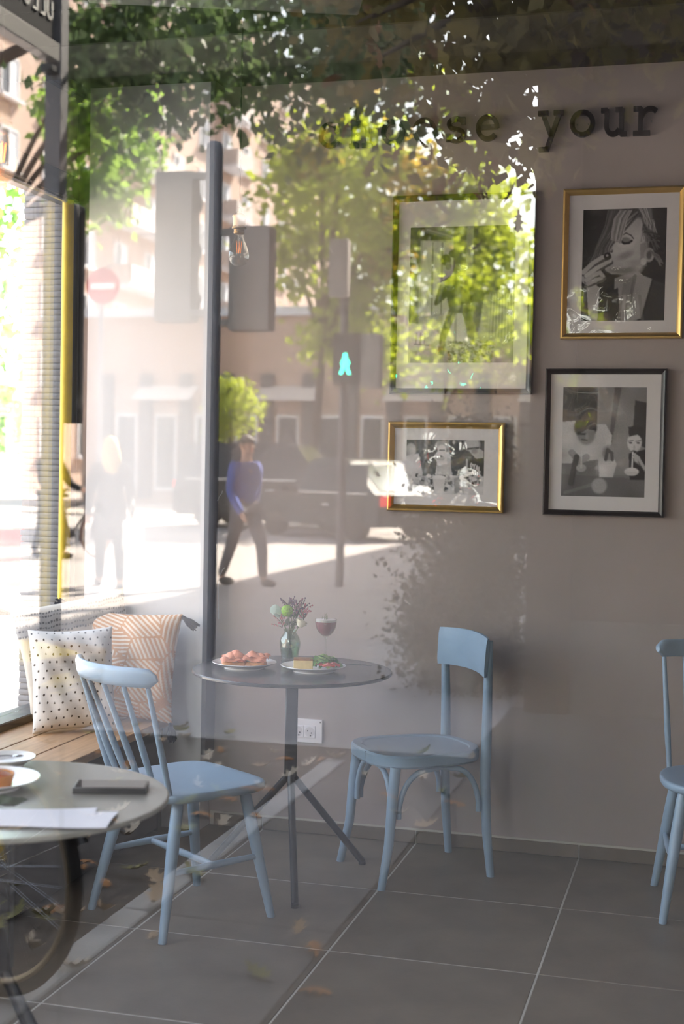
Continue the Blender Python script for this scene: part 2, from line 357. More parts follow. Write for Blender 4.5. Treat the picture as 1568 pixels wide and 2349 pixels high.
def bentwood_chair(name, label, loc, rotz):
    t = thing(name, label, 'chair', loc, rotz); zt = .452
    o = superell(.41, .345, .43, 64, 3.0)
    b = MB(); n = len(o); V = []; F = []
    rings = [(0, -.006), (.80, -.006), (.83, -.005), (.85, -.001), (.88, .0), (.975, -.001), (1.0, -.008), (1.0, -.038), (.975, -.045), (.86, -.045), (0, -.043)]
    for s_, z in rings:
        for x, y in o: V.append((x*s_, y*s_, zt+z))
    for i in range(len(rings)-1):
        for k in range(n): F.append([i*n+k, i*n+(k+1) % n, (i+1)*n+(k+1) % n, (i+1)*n+k])
    b.add(V, F).build('seat', M_blue, t, ang=30)
    MB().box((-.04, .2136, zt-.023), (.0022, .003, .036)).build('seam', mat('dark_blue_crack', '#33404e', .8), t)
    legs = {}
    for sx in (-1, 1):
        P = [(sx*.165, .155, zt-.04), (sx*.168, .165, .32), (sx*.172, .178, .15), (sx*.182, .208, 0)]; legs[sx, 1] = P
        MB().tube(P, [.0185, .0185, .0165, .0135], 12).build('leg', M_blue, t)
        P = [(sx*.163, -.222, 0), (sx*.158, -.205, .16), (sx*.156, -.195, .36), (sx*.157, -.197, .46), (sx*.16, -.196, .60), (sx*.165, -.194, .72), (sx*.167, -.194, .835)]; legs[sx, -1] = P
        MB().tube(P, [.0135, .0165, .0185, .0185, .017, .015, .013], 12).build('leg', M_blue, t)
    # bowed back board
    V = []; F = []; nx, nz = 16, 6; hw = .185
    for sd in (0, 1):
        for j in range(nz+1):
            for i in range(nx+1):
                u = -1+2*i/nx; q = j/nz; z = .708+.136*q - (.012*u*u)*(1-q)*0
                edge = .010 if sd else -.012; rnd_ = (1-abs(2*q-1)**6)*1
                V.append((u*hw*(1-.02*(1-q)), -.178-.008*(z-.70)/.14 - .030*(1-u*u) + edge*(.45+.55*rnd_)*(1 if abs(u) < .99 else .6) + .006, z + .008*(1-u*u)))
    o_ = (nx+1)*(nz+1)
    for j in range(nz):
        for i in range(nx):
            a = j*(nx+1)+i; F.append([a, a+nx+1, a+nx+2, a+1]); F.append([o_+a, o_+a+1, o_+a+nx+2, o_+a+nx+1])
    ring = [i for i in range(nx+1)] + [(j+1)*(nx+1)-1+0 for j in range(1, nz+1)] + [nz*(nx+1)+i for i in range(nx-1, -1, -1)] + [j*(nx+1) for j in range(nz-1, 0, -1)]
    for a, c in zip(ring, ring[1:]+ring[:1]): F.append([a, c, o_+c, o_+a])
    MB().add(V, F).build('back_board', M_blue, t, ang=50)
    def arch(a, b, inward, up=.402):
        a, b, iw = Vector(a), Vector(b), Vector(inward)*.004
        d = (b-a); ta = a+d*.07+iw; tb = b-d*.07+iw
        P = [Vector((ta.x, ta.y, .235)), Vector((ta.x, ta.y, .265))]
        P += arc_pts((ta.x, ta.y, .27), (ta.x+d.x*.06, ta.y+d.y*.06, up-.008), (ta.x+d.x*.32, ta.y+d.y*.32, up-.006), 9)
        P += [Vector(((a.x+b.x)/2+iw.x, (a.y+b.y)/2+iw.y, up))]
        P += arc_pts((tb.x-d.x*.32, tb.y-d.y*.32, up-.006), (tb.x-d.x*.06, tb.y-d.y*.06, up-.008), (tb.x, tb.y, .27), 9)
        P += [Vector((tb.x, tb.y, .265)), Vector((tb.x, tb.y, .235))]
        MB().tube(P, .0098, 10).build('brace', M_blue, t)
    f1, f2, r1, r2 = (-.169, .165, .3), (.169, .165, .3), (-.157, -.198, .3), (.157, -.198, .3)
    arch(f1, f2, (0, -1, 0)); arch(f2, r2, (-1, 0, 0)); arch(f1, r1, (1, 0, 0))
    return t
bentwood_chair('bentwood_chair', 'pale blue bentwood chair with a bowed back board against the grey wall', (-1.0, -.345, 0), math.radians(127.7))

# folded blankets on the right-hand chair
bl = thing('folded_blanket', 'pile of folded mauve-grey blankets on the spindle chair at the right edge', 'blanket', (.075, -.47, .435))
M_blank = mat('mauve_felt', '#5b5461', .95, vary=.15, vscale=60, bump=.4, bscale=160)
for k, (dx, rz) in enumerate(((.012, 4), (.006, -3), (0, 2))):
    z0 = .002+k*.030
    sec = superell(.34-.02*(k % 2), .34, .30, 40, 4)
    b = MB(); V = []; F = []; n = len(sec)
    for s_, z in ((0, 0), (.93, 0), (.985, .006), (1.0, .014), (.985, .022), (.93, .028), (0, .030)):
        for x, y in sec: V.append(rotm('Z', rz) @ Vector((x*s_*.62+dx, y*s_*.72, z0+z)))
    for i in range(6):
        for q in range(n): F.append([i*n+q, i*n+(q+1) % n, (i+1)*n+(q+1) % n, (i+1)*n+q])
    b.add(V, F).build('fold', M_blank, bl)

# bench under the window
bn = thing('wooden_bench', 'low pale wooden bench along the window wall', 'bench', (-2.24, -1.35, 0))
M_wood = mat('pale_oak', '#b08a66', .5, vary=.18, vscale=9, stretch=(6, .6, 6), bump=.05, bscale=40)
M_bside = mat('dark_bench_side', '#2a2726', .7)
for k in range(3): MB().box((-.155+k*.155, 0, .435), (.151, 2.42, .03), .003).build('plank', M_wood, bn)
MB().bx((.17, -1.16, .02), (.19, 1.16, .42)).build('front_panel', M_bside, bn)
for yy in (-1.17, 1.19): MB().bx((-.225, yy-.02, .0), (.19, yy+.02, .42), .003).build('end_panel', M_bside, bn)

# ---------------------------------------------------------------- cushions
def attr_mat(name, rough=.8, bump=0, spec=.3):
    if name in MATS: return MATS[name]
    m = mat(name, '#ffffff', rough, bump=bump, bscale=350, spec=spec); t = m.node_tree
    a = t.nodes.new('ShaderNodeVertexColor'); a.layer_name = 'Col'
    t.links.new(a.outputs[0], t.nodes['Principled BSDF'].inputs['Base Color']); return m
def colour_grid(me, cols):
    ca = me.color_attributes.new('Col', 'FLOAT_COLOR', 'POINT')
    ca.data.foreach_set('color', np.asarray(cols, dtype=np.float32).ravel())
def cushion(name, label, centre, xdir, updir, w_, h_, th, pattern, N=96, pinch=.13, back='#2d3346', seed=0):
    xd = Vector(xdir).normalized(); nd = xd.cross(Vector(updir)).normalized(); ud = nd.cross(xd)
    q = random.Random(seed); ph = [q.uniform(0, 6) for _ in range(6)]
    c = Vector(centre); t = thing(name, label, 'cushion', (c.x, c.y, c.z))
    def pt(u, v, side):
        a, b_ = 2*u-1, 2*v-1
        pu = 1-pinch*(1-abs(b_)**1.6)*0.55; pv = 1-pinch*(1-abs(a)**1.6)*0.55
        x = a*(1-pinch*.5*(1-b_*b_)*abs(a)**2)*w_/2; y = b_*(1-pinch*.5*(1-a*a)*abs(b_)**2)*h_/2
        prof = ((1-a**4)*(1-b_**4))**.55
        z = side*th/2*prof + .006*math.sin(5*a+ph[0])*math.sin(4*b_+ph[1])*prof + .004*math.sin(11*a+7*b_+ph[2])*prof
        return xd*x + ud*y + nd*z
    b = MB().grid(lambda u, v: pt(u, v, 1), N, N); o = b.build('cover', attr_mat('printed_linen', .85, .15), t, ang=180)
    cols = np.ones((N+1, N+1, 4), np.float32)
    U, V = np.meshgrid(np.linspace(0, 1, N+1), np.linspace(0, 1, N+1))
    cols[..., :3] = pattern(U, V); colour_grid(o.data, cols)
    o2 = MB().grid(lambda u, v: pt(1-u, v, -1), 24, 24).build('cover', mat('cushion_back_'+name+back[1:], back, .9), t, ang=180)
    tag(o2, 'plain reverse of the cover')
    return t, lambda u, v, s=0: c + pt(u, v, s)
def mixc(base, col, m): return base*(1-m[..., None]) + np.array(lin(col))*m[..., None]
def pat_bands(U, V):
    c = np.ones(U.shape+(3,))*np.array(lin('#ddd6cc')); W = U*1.0 + .0
    V = V-.13; band = ((V > .60) & (V < .80)).astype(float); c = mixc(c, '#8f9093', band*.75)
    for v0, d in ((.60, .018), (.65, .014), (.70, .02), (.76, .014), (.80, .018)):
        m = (np.abs(V-v0-.006*np.sin(U*40)) < d/2)*(np.sin(U*260+v0*60) > -.3); c = mixc(c, '#34353c', m.astype(float)*.9)
    for k in range(5):
        cx, cy = .14+.19*k, .40; r = np.hypot((U-cx)*1.55, V-cy)*1.0
        m = (r < .155)*(np.sin(r*200) > -.1)*(np.sin(np.arctan2(V-cy, U-cx)*46) > -.75); c = mixc(c, '#3b3c44', m.astype(float)*.85)
    return c
def pat_dots(U, V):
    c = np.ones(U.shape+(3,))*np.array(lin('#dcdad8')); q = random.Random(3)
    for i in range(11):
        for j in range(13):
            cx, cy = (i+.5*(j % 2)+.3)/11.0, (j+.5)/13.0
            m = np.hypot(U-cx-q.uniform(-.008, .008), V-cy-q.uniform(-.008, .008)) < q.uniform(.0085, .013); c = mixc(c, '#23232a', m.astype(float))
    return c
def pat_leaf(U, V):
    q = random.Random(11); cells = [(q.uniform(-.1, 1.1), q.uniform(-.1, 1.1), q.uniform(0, PI)) for _ in range(26)]
    D = np.stack([np.hypot(U-a, V-b_) for a, b_, _ in cells]); idx = D.argmin(0); Ds = np.sort(D, 0)
    ang = np.array([a for *_, a in cells])[idx]; ph = U*np.cos(ang)+V*np.sin(ang)
    m = (np.sin(ph*2*PI*27 + 1.2*np.sin(6*(U*np.sin(ang)-V*np.cos(ang)))) > .15).astype(float)*(Ds[1]-Ds[0] > .012)
    return mixc(np.ones(U.shape+(3,))*np.array(lin('#c9966c')), '#efe2d3', m*.9)
def tassel(p, label, length=.085, ball=False):
    t = thing('tassel', label, 'tassel', tuple(p))
    return t
def add_tassel(t, p, d, n=18, L=.075, col='#1d2130'):
    base = Vector(p)-Vector(t.location); d = Vector(d).normalized(); a = d.orthogonal().normalized(); b_ = d.cross(a); mb = MB()
    mb.tube([base, base+d*.012, base+d*.022], [.003, .009, .008], 8)
    q = random.Random(int(p[0]*1000))
    for k in range(n):
        th = 2*PI*k/n; off = (a*math.cos(th)+b_*math.sin(th))
        mb.tube([base+d*.018+off*.005, base+d*L*.6+off*(.012+.004*q.random()), base+d*(L+q.uniform(-.008, .008))+off*.016], [.003, .0035, .0025], 5)
    tag(mb.build('tassel', mat('navy_yarn', col, .95), t), 'dark navy tassel')
cA, fA = cushion('banded_cushion', 'white cushion with charcoal woven bands and dotted circles in the bench corner', (-2.35, -.275, .70), (.42, .40, .10), (-.12, .12, 1), .46, .42, .12, pat_bands, 110, seed=1)
cC, fC = cushion('leaf_print_cushion', 'peach cushion with white leaf line pattern on the bench', (-2.185, -.245, .655), (1, .10, -.02), (-.20, .24, 1), .45, .42, .14, pat_leaf, 190, seed=2)
cB, fB = cushion('dotted_cushion', 'white cushion with small black dots in front of the peach one', (-2.25, -.52, .635), (.72, .50, .02), (-.20, .22, 1), .31, .38, .12, pat_dots, 150, seed=3)
add_tassel(cA, fA(.01, .97), (-.5, -.3, .1)); add_tassel(cC, fC(.985, .985), (.8, 0, -.55)); add_tassel(cC, fC(.985, .02), (.2, -.1, -1)); add_tassel(cC, fC(.02, .98), (-.7, 0, .3))

# ---------------------------------------------------------------- things on the walls
def stroke_poly(P, w0):            # flat ribbon polygons along a polyline
    out = []
    for a, b in zip(P, P[1:]):
        d = Vector((b[0]-a[0], b[1]-a[1])); L = d.length
        if L < 1e-6: continue
        n = Vector((-d.y, d.x))/L*w0/2; e = d/L*w0*.18
        out.append([(a[0]-e.x+n.x, a[1]-e.y+n.y), (a[0]-e.x-n.x, a[1]-e.y-n.y), (b[0]+e.x-n.x, b[1]+e.y-n.y), (b[0]+e.x+n.x, b[1]+e.y+n.y)])
    return out
def ell(cx, cy, rx, ry, a0=0, a1=360, n=22): return [(cx+rx*math.cos(math.radians(a0+(a1-a0)*i/n)), cy+ry*math.sin(math.radians(a0+(a1-a0)*i/n))) for i in range(n+1)]
GL = {'c': [ell(.5, .5, .40, .43, 42, 325), [(.80, .62), (.80, .93)]],
      'h': [[(.16, 0), (.16, 1.5)], [(.0, 1.47), (.16, 1.47)], [(.0, .03), (.34, .03)], [(.56, .03), (.95, .03)], [(.16, .62)] + ell(.48, .60, .28, .33, 150, 0, 12) + [(.77, .03)]],
      'o': [ell(.5, .5, .42, .43)],
      's': [[(.80, .70), (.80, .93)], ell(.5, .71, .30, .20, 25, 265, 12) + ell(.5, .27, .32, .22, 90, -160, 14), [(.18, .06), (.18, .30)]],
      'e': [[(.10, .53), (.90, .53)], ell(.5, .5, .40, .43, 4, 318)],
      'y': [[(.0, .96), (.36, .96)], [(.64, .96), (1.0, .96)], [(.16, .94), (.52, .06)], [(.85, .94), (.36, -.42)], [(.06, -.44), (.40, -.44)]],
      'u': [[(.0, .96), (.20, .96)] , [(.20, .96), (.20, .36)] , ell(.47, .36, .27, .32, 180, 330, 10), [(.58, .96), (.80, .96)], [(.80, .96), (.80, .03)], [(.80, .03), (1.0, .03)]],
      'r': [[(.04, .96), (.30, .96)], [(.30, .96), (.30, .03)], [(.04, .03), (.66, .03)], [(.30, .58)] + ell(.68, .52, .36, .42, 155, 55, 10)]}
M_letter = mat('dark_letter_face', '#2b292a', .55)
XH = .094; ordn = {1: 'first', 2: 'second'}
for i, ch in enumerate('choose your'):
    if ch == ' ': continue
    word = 'choose' if i < 6 else 'your'; x = at(760+72*i, 310, 1, 0).x; b = MB()
    for st in GL[ch]:
        for poly in stroke_poly([(px*.088-.044, py*XH) for px, py in st], .0165):
            b.prism(poly, lambda u, v: (u, -.030, v), lambda u, v: (u, -.012, v))
    t = thing('wall_letter', '', 'letter', (x, 0, 2.648))
    b.build('face', M_letter, t, smooth=False)
    pn = MB()
    for dx in (-.02, .02): pn.tube([(dx, -.013, XH*.5), (dx, 0, XH*.5)], .002, 6)
    tag(pn.build('standoff', M_mgrey, t), kind='stuff')
    t['label'] = ('dark raised letter %s of the word %s on the grey wall' % (ch.upper(), word)) if not (i in (2, 3)) else 'dark raised letter O, the %s one in the word choose' % ordn[i-1]
    t['group'] = 'raised letters of the wall slogan'

# prints: a small raster painter, black-and-white
class Paint:
    def __init__(s, w, h, base=.1): s.a = np.full((h, w), base, float); s.h, s.w = h, w; s.V, s.U = np.mgrid[0:h, 0:w]; s.U = (s.U+.5)/w; s.V = (s.V+.5)/h; s.asp = h/w
    def put(s, m, val, op=1): m = np.clip(m, 0, 1)*op; s.a = s.a*(1-m)+val*m; return s
    def ell(s, cx, cy, rx, ry, val, soft=.15, rot=0, op=1):
        du, dv = s.U-cx, (s.V-cy)*s.asp; c, n = math.cos(rot), math.sin(rot)
        d = np.hypot((du*c+dv*n)/rx, (-du*n+dv*c)/(ry*s.asp)); return s.put((1-d)/soft+.5, val, op)
    def poly(s, P, val, op=1):
        ins = np.zeros(s.a.shape, bool)
        for (x0, y0), (x1, y1) in zip(P, P[1:]+P[:1]):
            if y0 == y1: continue
            c = ((y0 > s.V) != (y1 > s.V)) & (s.U < (x1-x0)*(s.V-y0)/(y1-y0)+x0); ins ^= c
        m = ins.astype(float); m2 = m.copy(); m2[1:-1, 1:-1] = (m[:-2, 1:-1]+m[2:, 1:-1]+m[1:-1, :-2]+m[1:-1, 2:]+4*m[1:-1, 1:-1])/8; return s.put(m2, val, op)
    def line(s, P, wd, val, op=1, taper=0):
        n = len(P)-1
        for k, ((x0, y0), (x1, y1)) in enumerate(zip(P, P[1:])):
            dx, dy = x1-x0, (y1-y0)*s.asp; L2 = dx*dx+dy*dy+1e-9
            t = np.clip(((s.U-x0)*dx+(s.V-y0)*s.asp*dy)/L2, 0, 1); d = np.hypot(s.U-x0-t*dx, (s.V-y0)*s.asp-t*dy)
            ww = wd*(1-taper*(k+t)/max(n, 1)); s.put((ww-d)/(.006)+.5, val, op)
        return s
    def grad(s, P, val, v0, v1, op=1): return s
def print_street(w, h):            # figure striding in a doorway
    p = Paint(w, h, .34); p.poly([(0, 0), (1, 0), (1, .1), (0, .1)], .05); p.poly([(.0, 0), (.10, 0), (.09, .75), (0, .8)], .10); p.poly([(.12, .10), (.42, .12), (.42, .62), (.12, .66)], .52)
    p.poly([(.14, 0), (.42, 0), (.41, .10), (.14, .04)], .22); p.line([(.16, .02), (.41, .08)], .008, .4)
    for x in (.22, .31): p.line([(x, .12), (x, .64)], .008, .22)
    p.poly([(.42, 0), (1, 0), (1, .50), (.72, .50), (.66, .8), (.42, .8)], .09); p.poly([(.54, 0), (.60, 0), (.60, .5), (.53, .5)], .3); p.poly([(.76, .48), (1, .45), (1, .90), (.80, .86)], .22)
    for k in range(9): p.line([(.77+.026*k, .5), (.75+.03*k, .86)], .006, .40)
    p.poly([(0, .78), (1, .82), (1, 1), (0, 1)], .30); p.poly([(.0, .70), (.2, .72), (.4, .86), (.0, .92)], .5)
    p.poly([(.34, .62), (.52, .62), (.60, .84), (.30, .84)], .6); p.line([(.45, .62), (.45, .84)], .012, .35)
    p.ell(.345, .245, .05, .042, .03); p.ell(.37, .29, .03, .03, .22); p.ell(.42, .20, .05, .03, .05)                  # head
    p.poly([(.30, .40), (.40, .36), (.56, .36), (.63, .47), (.60, .55), (.56, .63), (.40, .64), (.36, .52), (.26, .58), (.24, .565)], .035)  # jacket
    p.poly([(.38, .61), (.46, .62), (.36, .83), (.345, .945), (.29, .94), (.30, .80)], .04); p.poly([(.50, .61), (.58, .60), (.62, .72), (.63, .86), (.58, .87), (.55, .74)], .05)
    p.ell(.47, .50, .03, .06, .16, 1); p.line([(.32, .43), (.28, .56)], .012, .12)
    q = random.Random(4)
    for _ in range(240): p.ell(q.uniform(.38, .82), q.uniform(.84, .99), q.uniform(.006, .02), q.uniform(.004, .012), q.choice((.02, .05, .1, .3, .5)))
    for x in (.08, .12, .16): p.line([(x, .78), (x-.006, .86)], .005, .1)
    p.line([(.06, .86), (.2, .87)], .006, .08); return p.a
def print_portrait(w, h):          # close-up, eyes closed, hand at the mouth
    p = Paint(w, h, .022); q = random.Random(2)
    p.poly([(.40, .62), (.66, .55), (.74, .60), (.84, .63), (.72, .98), (.62, 1), (.42, 1), (.40, .8)], .34)       # neck, shoulder
    p.poly([(.86, .64), (.74, 1), (1, 1), (1, .68)], .04); p.poly([(.30, .76), (.44, .70), (.48, 1), (.20, 1)], .03)
    p.ell(.57, .36, .21, .25, .46, .25); p.poly([(.36, .28), (.40, .24), (.72, .22), (.76, .40), (.66, .54), (.50, .585), (.36, .58), (.28, .545), (.29, .49), (.345, .475), (.335, .445), (.36, .43), (.325, .405), (.34, .37), (.37, .33)], .48)
    p.ell(.52, .415, .09, .03, .27, .9, -.35); p.ell(.60, .50, .16, .035, .36, .9, -.3); p.ell(.50, .55, .17, .03, .25, .9); p.ell(.47, .50, .10, .03, .52, .9)
    p.ell(.60, .18, .2, .10, .5, .4); p.ell(.52, .30, .10, .04, .62, 1)
    p.ell(.52, .285, .065, .03, .2, .6, .12); p.line([(.455, .285), (.50, .31), (.555, .307), (.59, .288)], .014, .01); p.line([(.46, .245), (.52, .218), (.58, .24), (.61, .27)], .008, .07)
    p.ell(.352, .375, .02, .016, .05); p.ell(.33, .36, .035, .02, .30, .8)
    p.poly([(.69, .32), (.76, .30), (.78, .52), (.70, .50)], .20, .6)
    p.ell(.80, .415, .06, .062, .42, .2); p.ell(.80, .42, .030, .038, .12, .5); p.ell(.735, .475, .035, .032, .55, .3)      # ear
    for k in range(90):                                                                                             # hair
        a = q.random(); x = .06+.3*a; v = q.choice((.04, .06, .1, .16, .28))
        p.line([(.30+.42*a+q.uniform(-.02, .02), .0+.02*q.random()), (.27+.2*a, .14+.1*q.random()), (.16+.18*a, .32+.05*q.random()), (.1+.2*a+q.uniform(-.04, .04), .42+.1*q.random())], .008, v, .8, .7)
    for k in range(46):
        a = q.random(); v = q.choice((.12, .22, .36, .5, .6)); p.line([(.44+.14*a, .02), (.37+.16*a, .09), (.345+.15*a, .18+.03*q.random()), (.34+.12*a, .27+.04*a)], .007, v, .85, .5)
    for k in range(60):
        a = q.random(); v = q.choice((.03, .08, .2, .4, .55)); p.line([(.62+.2*a, .0), (.68+.16*a, .05+.05*a), (.72+.14*a, .10+.06*q.random()), (.70+.16*a+q.uniform(-.02, .06), .20+.12*q.random())], .008, v, .8, .6)
    for k in range(14): p.line([(.80+.03*q.random(), .38), (.88+.04*q.random(), .42+.05*q.random()), (.92+.05*q.random(), .46+.06*q.random())], .004, .2, .7)
    for k in range(22): p.line([(.72+.03*q.random(), .14+.1*q.random()), (.82, .2+.1*q.random()), (.86+.06*q.random(), .24+.14*q.random())], .006, q.choice((.02, .1, .16)), .9)
    # hand
    p.poly([(0, .56), (.12, .50), (.20, .52), (.24, .60), (.18, .68), (.22, .70), (.20, 1), (.1, 1), (.06, .68), (0, .64)], .42)
    for P, v in (([(.02, .56), (.13, .48), (.24, .43), (.29, .425)], .50), ([(.06, .59), (.18, .525), (.28, .485), (.34, .463)], .55), ([(.06, .63), (.15, .585), (.22, .565), (.26, .60)], .47), ([(.08, .66), (.18, .63), (.24, .615)], .40)):
        p.line([(x+.004, y+.014) for x, y in P], .033, .10); p.line(P, .028, v, 1, .25)
    p.ell(.305, .422, .045, .035, .012, .2); p.ell(.30, .415, .015, .01, .4)
    p.poly([(.50, .66), (.62, .60), (.60, 1), (.44, 1)], .22, .7); p.line([(.64, .6), (.58, .85)], .02, .12, .6)
    for k in range(4): p.line([(.52+.06*k, .78), (.50+.08*k, 1)], .02, .5-.1*k, .5)
    return p.a
def print_straw(w, h):             # two people drinking at a table
    p = Paint(w, h, .20); p.poly([(.42, 0), (1, 0), (1, .8), (.42, .8)], .26); p.poly([(0, 0), (.42, 0), (.42, .35), (0, .35)], .05); p.poly([(.86, .12), (1, .14), (1, .55), (.84, .5)], .04); p.poly([(.62, 0), (.70, 0), (.60, .5), (.56, .5)], .13)
    p.poly([(0, .8), (1, .83), (1, 1), (0, 1)], .15); p.line([(.05, .97), (.5, .86)], .02, .3, .5)
    p.poly([(0, .32), (.16, .31), (.36, .34), (.52, .34), (.60, .44), (.58, .56), (.66, .70), (.62, .82), (.46, .82), (.44, .66), (.1, .7), (0, .7)], .62); p.ell(.57, .60, .08, .07, .3, .4); p.line([(.53, .66), (.55, .57), (.6, .6), (.61, .66)], .02, .10)
    p.ell(.28, .37, .14, .10, .05, .15); p.ell(.29, .43, .11, .10, .30, .25); p.poly([(.16, .31), (.40, .30), (.41, .40), (.3, .385), (.18, .44)], .03); p.line([(.2, .43), (.3, .43)], .01, .05); p.line([(.24, .48), (.3, .485)], .01, .08); p.ell(.30, .45, .02, .03, .4, .6)
    p.line([(.12, .6), (.22, .68), (.30, .64)], .04, .35); p.line([(.18, .64), (.12, .88)], .035, .09); p.ell(.24, .74, .06, .035, .5, .2); p.line([(.24, .58), (.24, .74)], .007, .7)
    p.ell(.46, .9, .09, .07, .42, .3)
    p.poly([(.80, .60), (1, .56), (1, .84), (.82, .84)], .02); p.ell(.88, .40, .085, .055, .03, .2); p.ell(.865, .50, .085, .085, .62, .2); p.poly([(.79, .36), (.97, .36), (.96, .47), (.90, .43), (.80, .45)], .025)
    for x in (.82, .91): p.ell(x, .505, .022, .008, .02, .4); p.line([(x-.03, .49), (x+.03, .483)], .005, .06)
    p.ell(.865, .545, .012, .02, .45, .8); p.ell(.86, .582, .03, .011, .05, .4); p.line([(.85, .59), (.845, .74)], .008, .75); p.ell(.84, .765, .085, .036, .70, .15); p.poly([(.76, .765), (.92, .765), (.88, .80), (.80, .80)], .6)
    for P in ([(.92, .64), (.87, .61)], [(.93, .66), (.87, .635)], [(.94, .685), (.885, .66)], [(1, .74), (.93, .66)]): p.line([(a, b_+.01) for a, b_ in P], .02, .15); p.line(P, .017, .5)
    return p.a
def print_picnic(w, h):            # people at a crowded outdoor table
    p = Paint(w, h, .05); q = random.Random(5); p.ell(.1, .1, .5, .5, .10, 1)
    p.poly([(0, .68), (.3, .66), (1, .64), (1, 1), (0, 1)], .62)
    p.ell(.06, .20, .065, .13, .5, .3); p.ell(.07, .22, .04, .08, .62, .3); p.poly([(0, .30), (.16, .26), (.22, .62), (.18, .78), (0, .76)], .7)
    p.ell(.46, .10, .085, .09, .42, .3); p.ell(.46, .20, .055, .11, .66, .25); p.poly([(.36, .30), (.40, .22), (.54, .22), (.58, .34), (.55, .42), (.60, .62), (.38, .64), (.40, .42)], .74); p.line([(.39, .32), (.46, .34)], .03, .55); p.line([(.55, .36), (.56, .6), (.57, .82)], .024, .55); p.ell(.45, .3, .02, .02, .1); p.line([(.43, .19), (.49, .19)], .008, .12)
    p.poly([(.40, .46), (.56, .44), (.60, .64), (.40, .64)], .5); p.ell(.61, .04, .018, .035, .5, .3)
    p.ell(.84, .08, .10, .12, .55, .4); p.poly([(.78, .14), (.9, .12), (.99, .2), (.99, .32), (.90, .34), (.84, .26)], .5); p.line([(.79, .16), (.92, .14)], .012, .08); p.ell(.87, .2, .04, .05, .3, .6)
    p.poly([(.82, .36), (1, .32), (1, .66), (.80, .66)], .02)
    for _ in range(150):
        x, y = q.uniform(.02, .98), q.uniform(.66, .94); p.ell(x, y, q.uniform(.01, .035), q.uniform(.015, .05), q.choice((.08, .2, .4, .6, .75, .85)), .4)
    p.ell(.43, .70, .085, .05, .8, .15); p.poly([(.35, .72), (.51, .72), (.48, .98), (.38, .98)], .72); p.poly([(.62, .70), (.68, .68), (.71, .96), (.63, .98)], .35); p.poly([(.74, .86), (1, .84), (1, 1), (.76, 1)], .72)
    p.poly([(.70, .58), (.76, .46), (.82, .60)], .4); p.line([(.78, .36), (.78, .5)], .012, .55)
    G = {'O': [[(.5, 0), (.1, .3), (.1, .7), (.5, 1), (.9, .7), (.9, .3), (.5, 0)]], 'Y': [[(0, 0), (.5, .5), (1, 0)], [(.5, .5), (.5, 1)]], 'A': [[(0, 1), (.5, 0), (1, 1)], [(.2, .65), (.8, .65)]], 'L': [[(.1, 0), (.1, 1), (.9, 1)]], 'I': [[(.5, 0), (.5, 1)]], 'N': [[(0, 1), (0, 0), (1, 1), (1, 0)]]}
    for wd, x0, y0, cw, chh, st in (('OYAL', .826, .42, .024, .085, .022), ('AIN', .842, .56, .026, .06, .008)):
        for i, c in enumerate(wd):
            for P in G[c]: p.line([(x0+i*(cw+.011)+px*cw, y0+i*st+py*chh) for px, py in P], .0065, .8)
    return p.a
M_print = attr_mat('glossy_photo_print', .35)
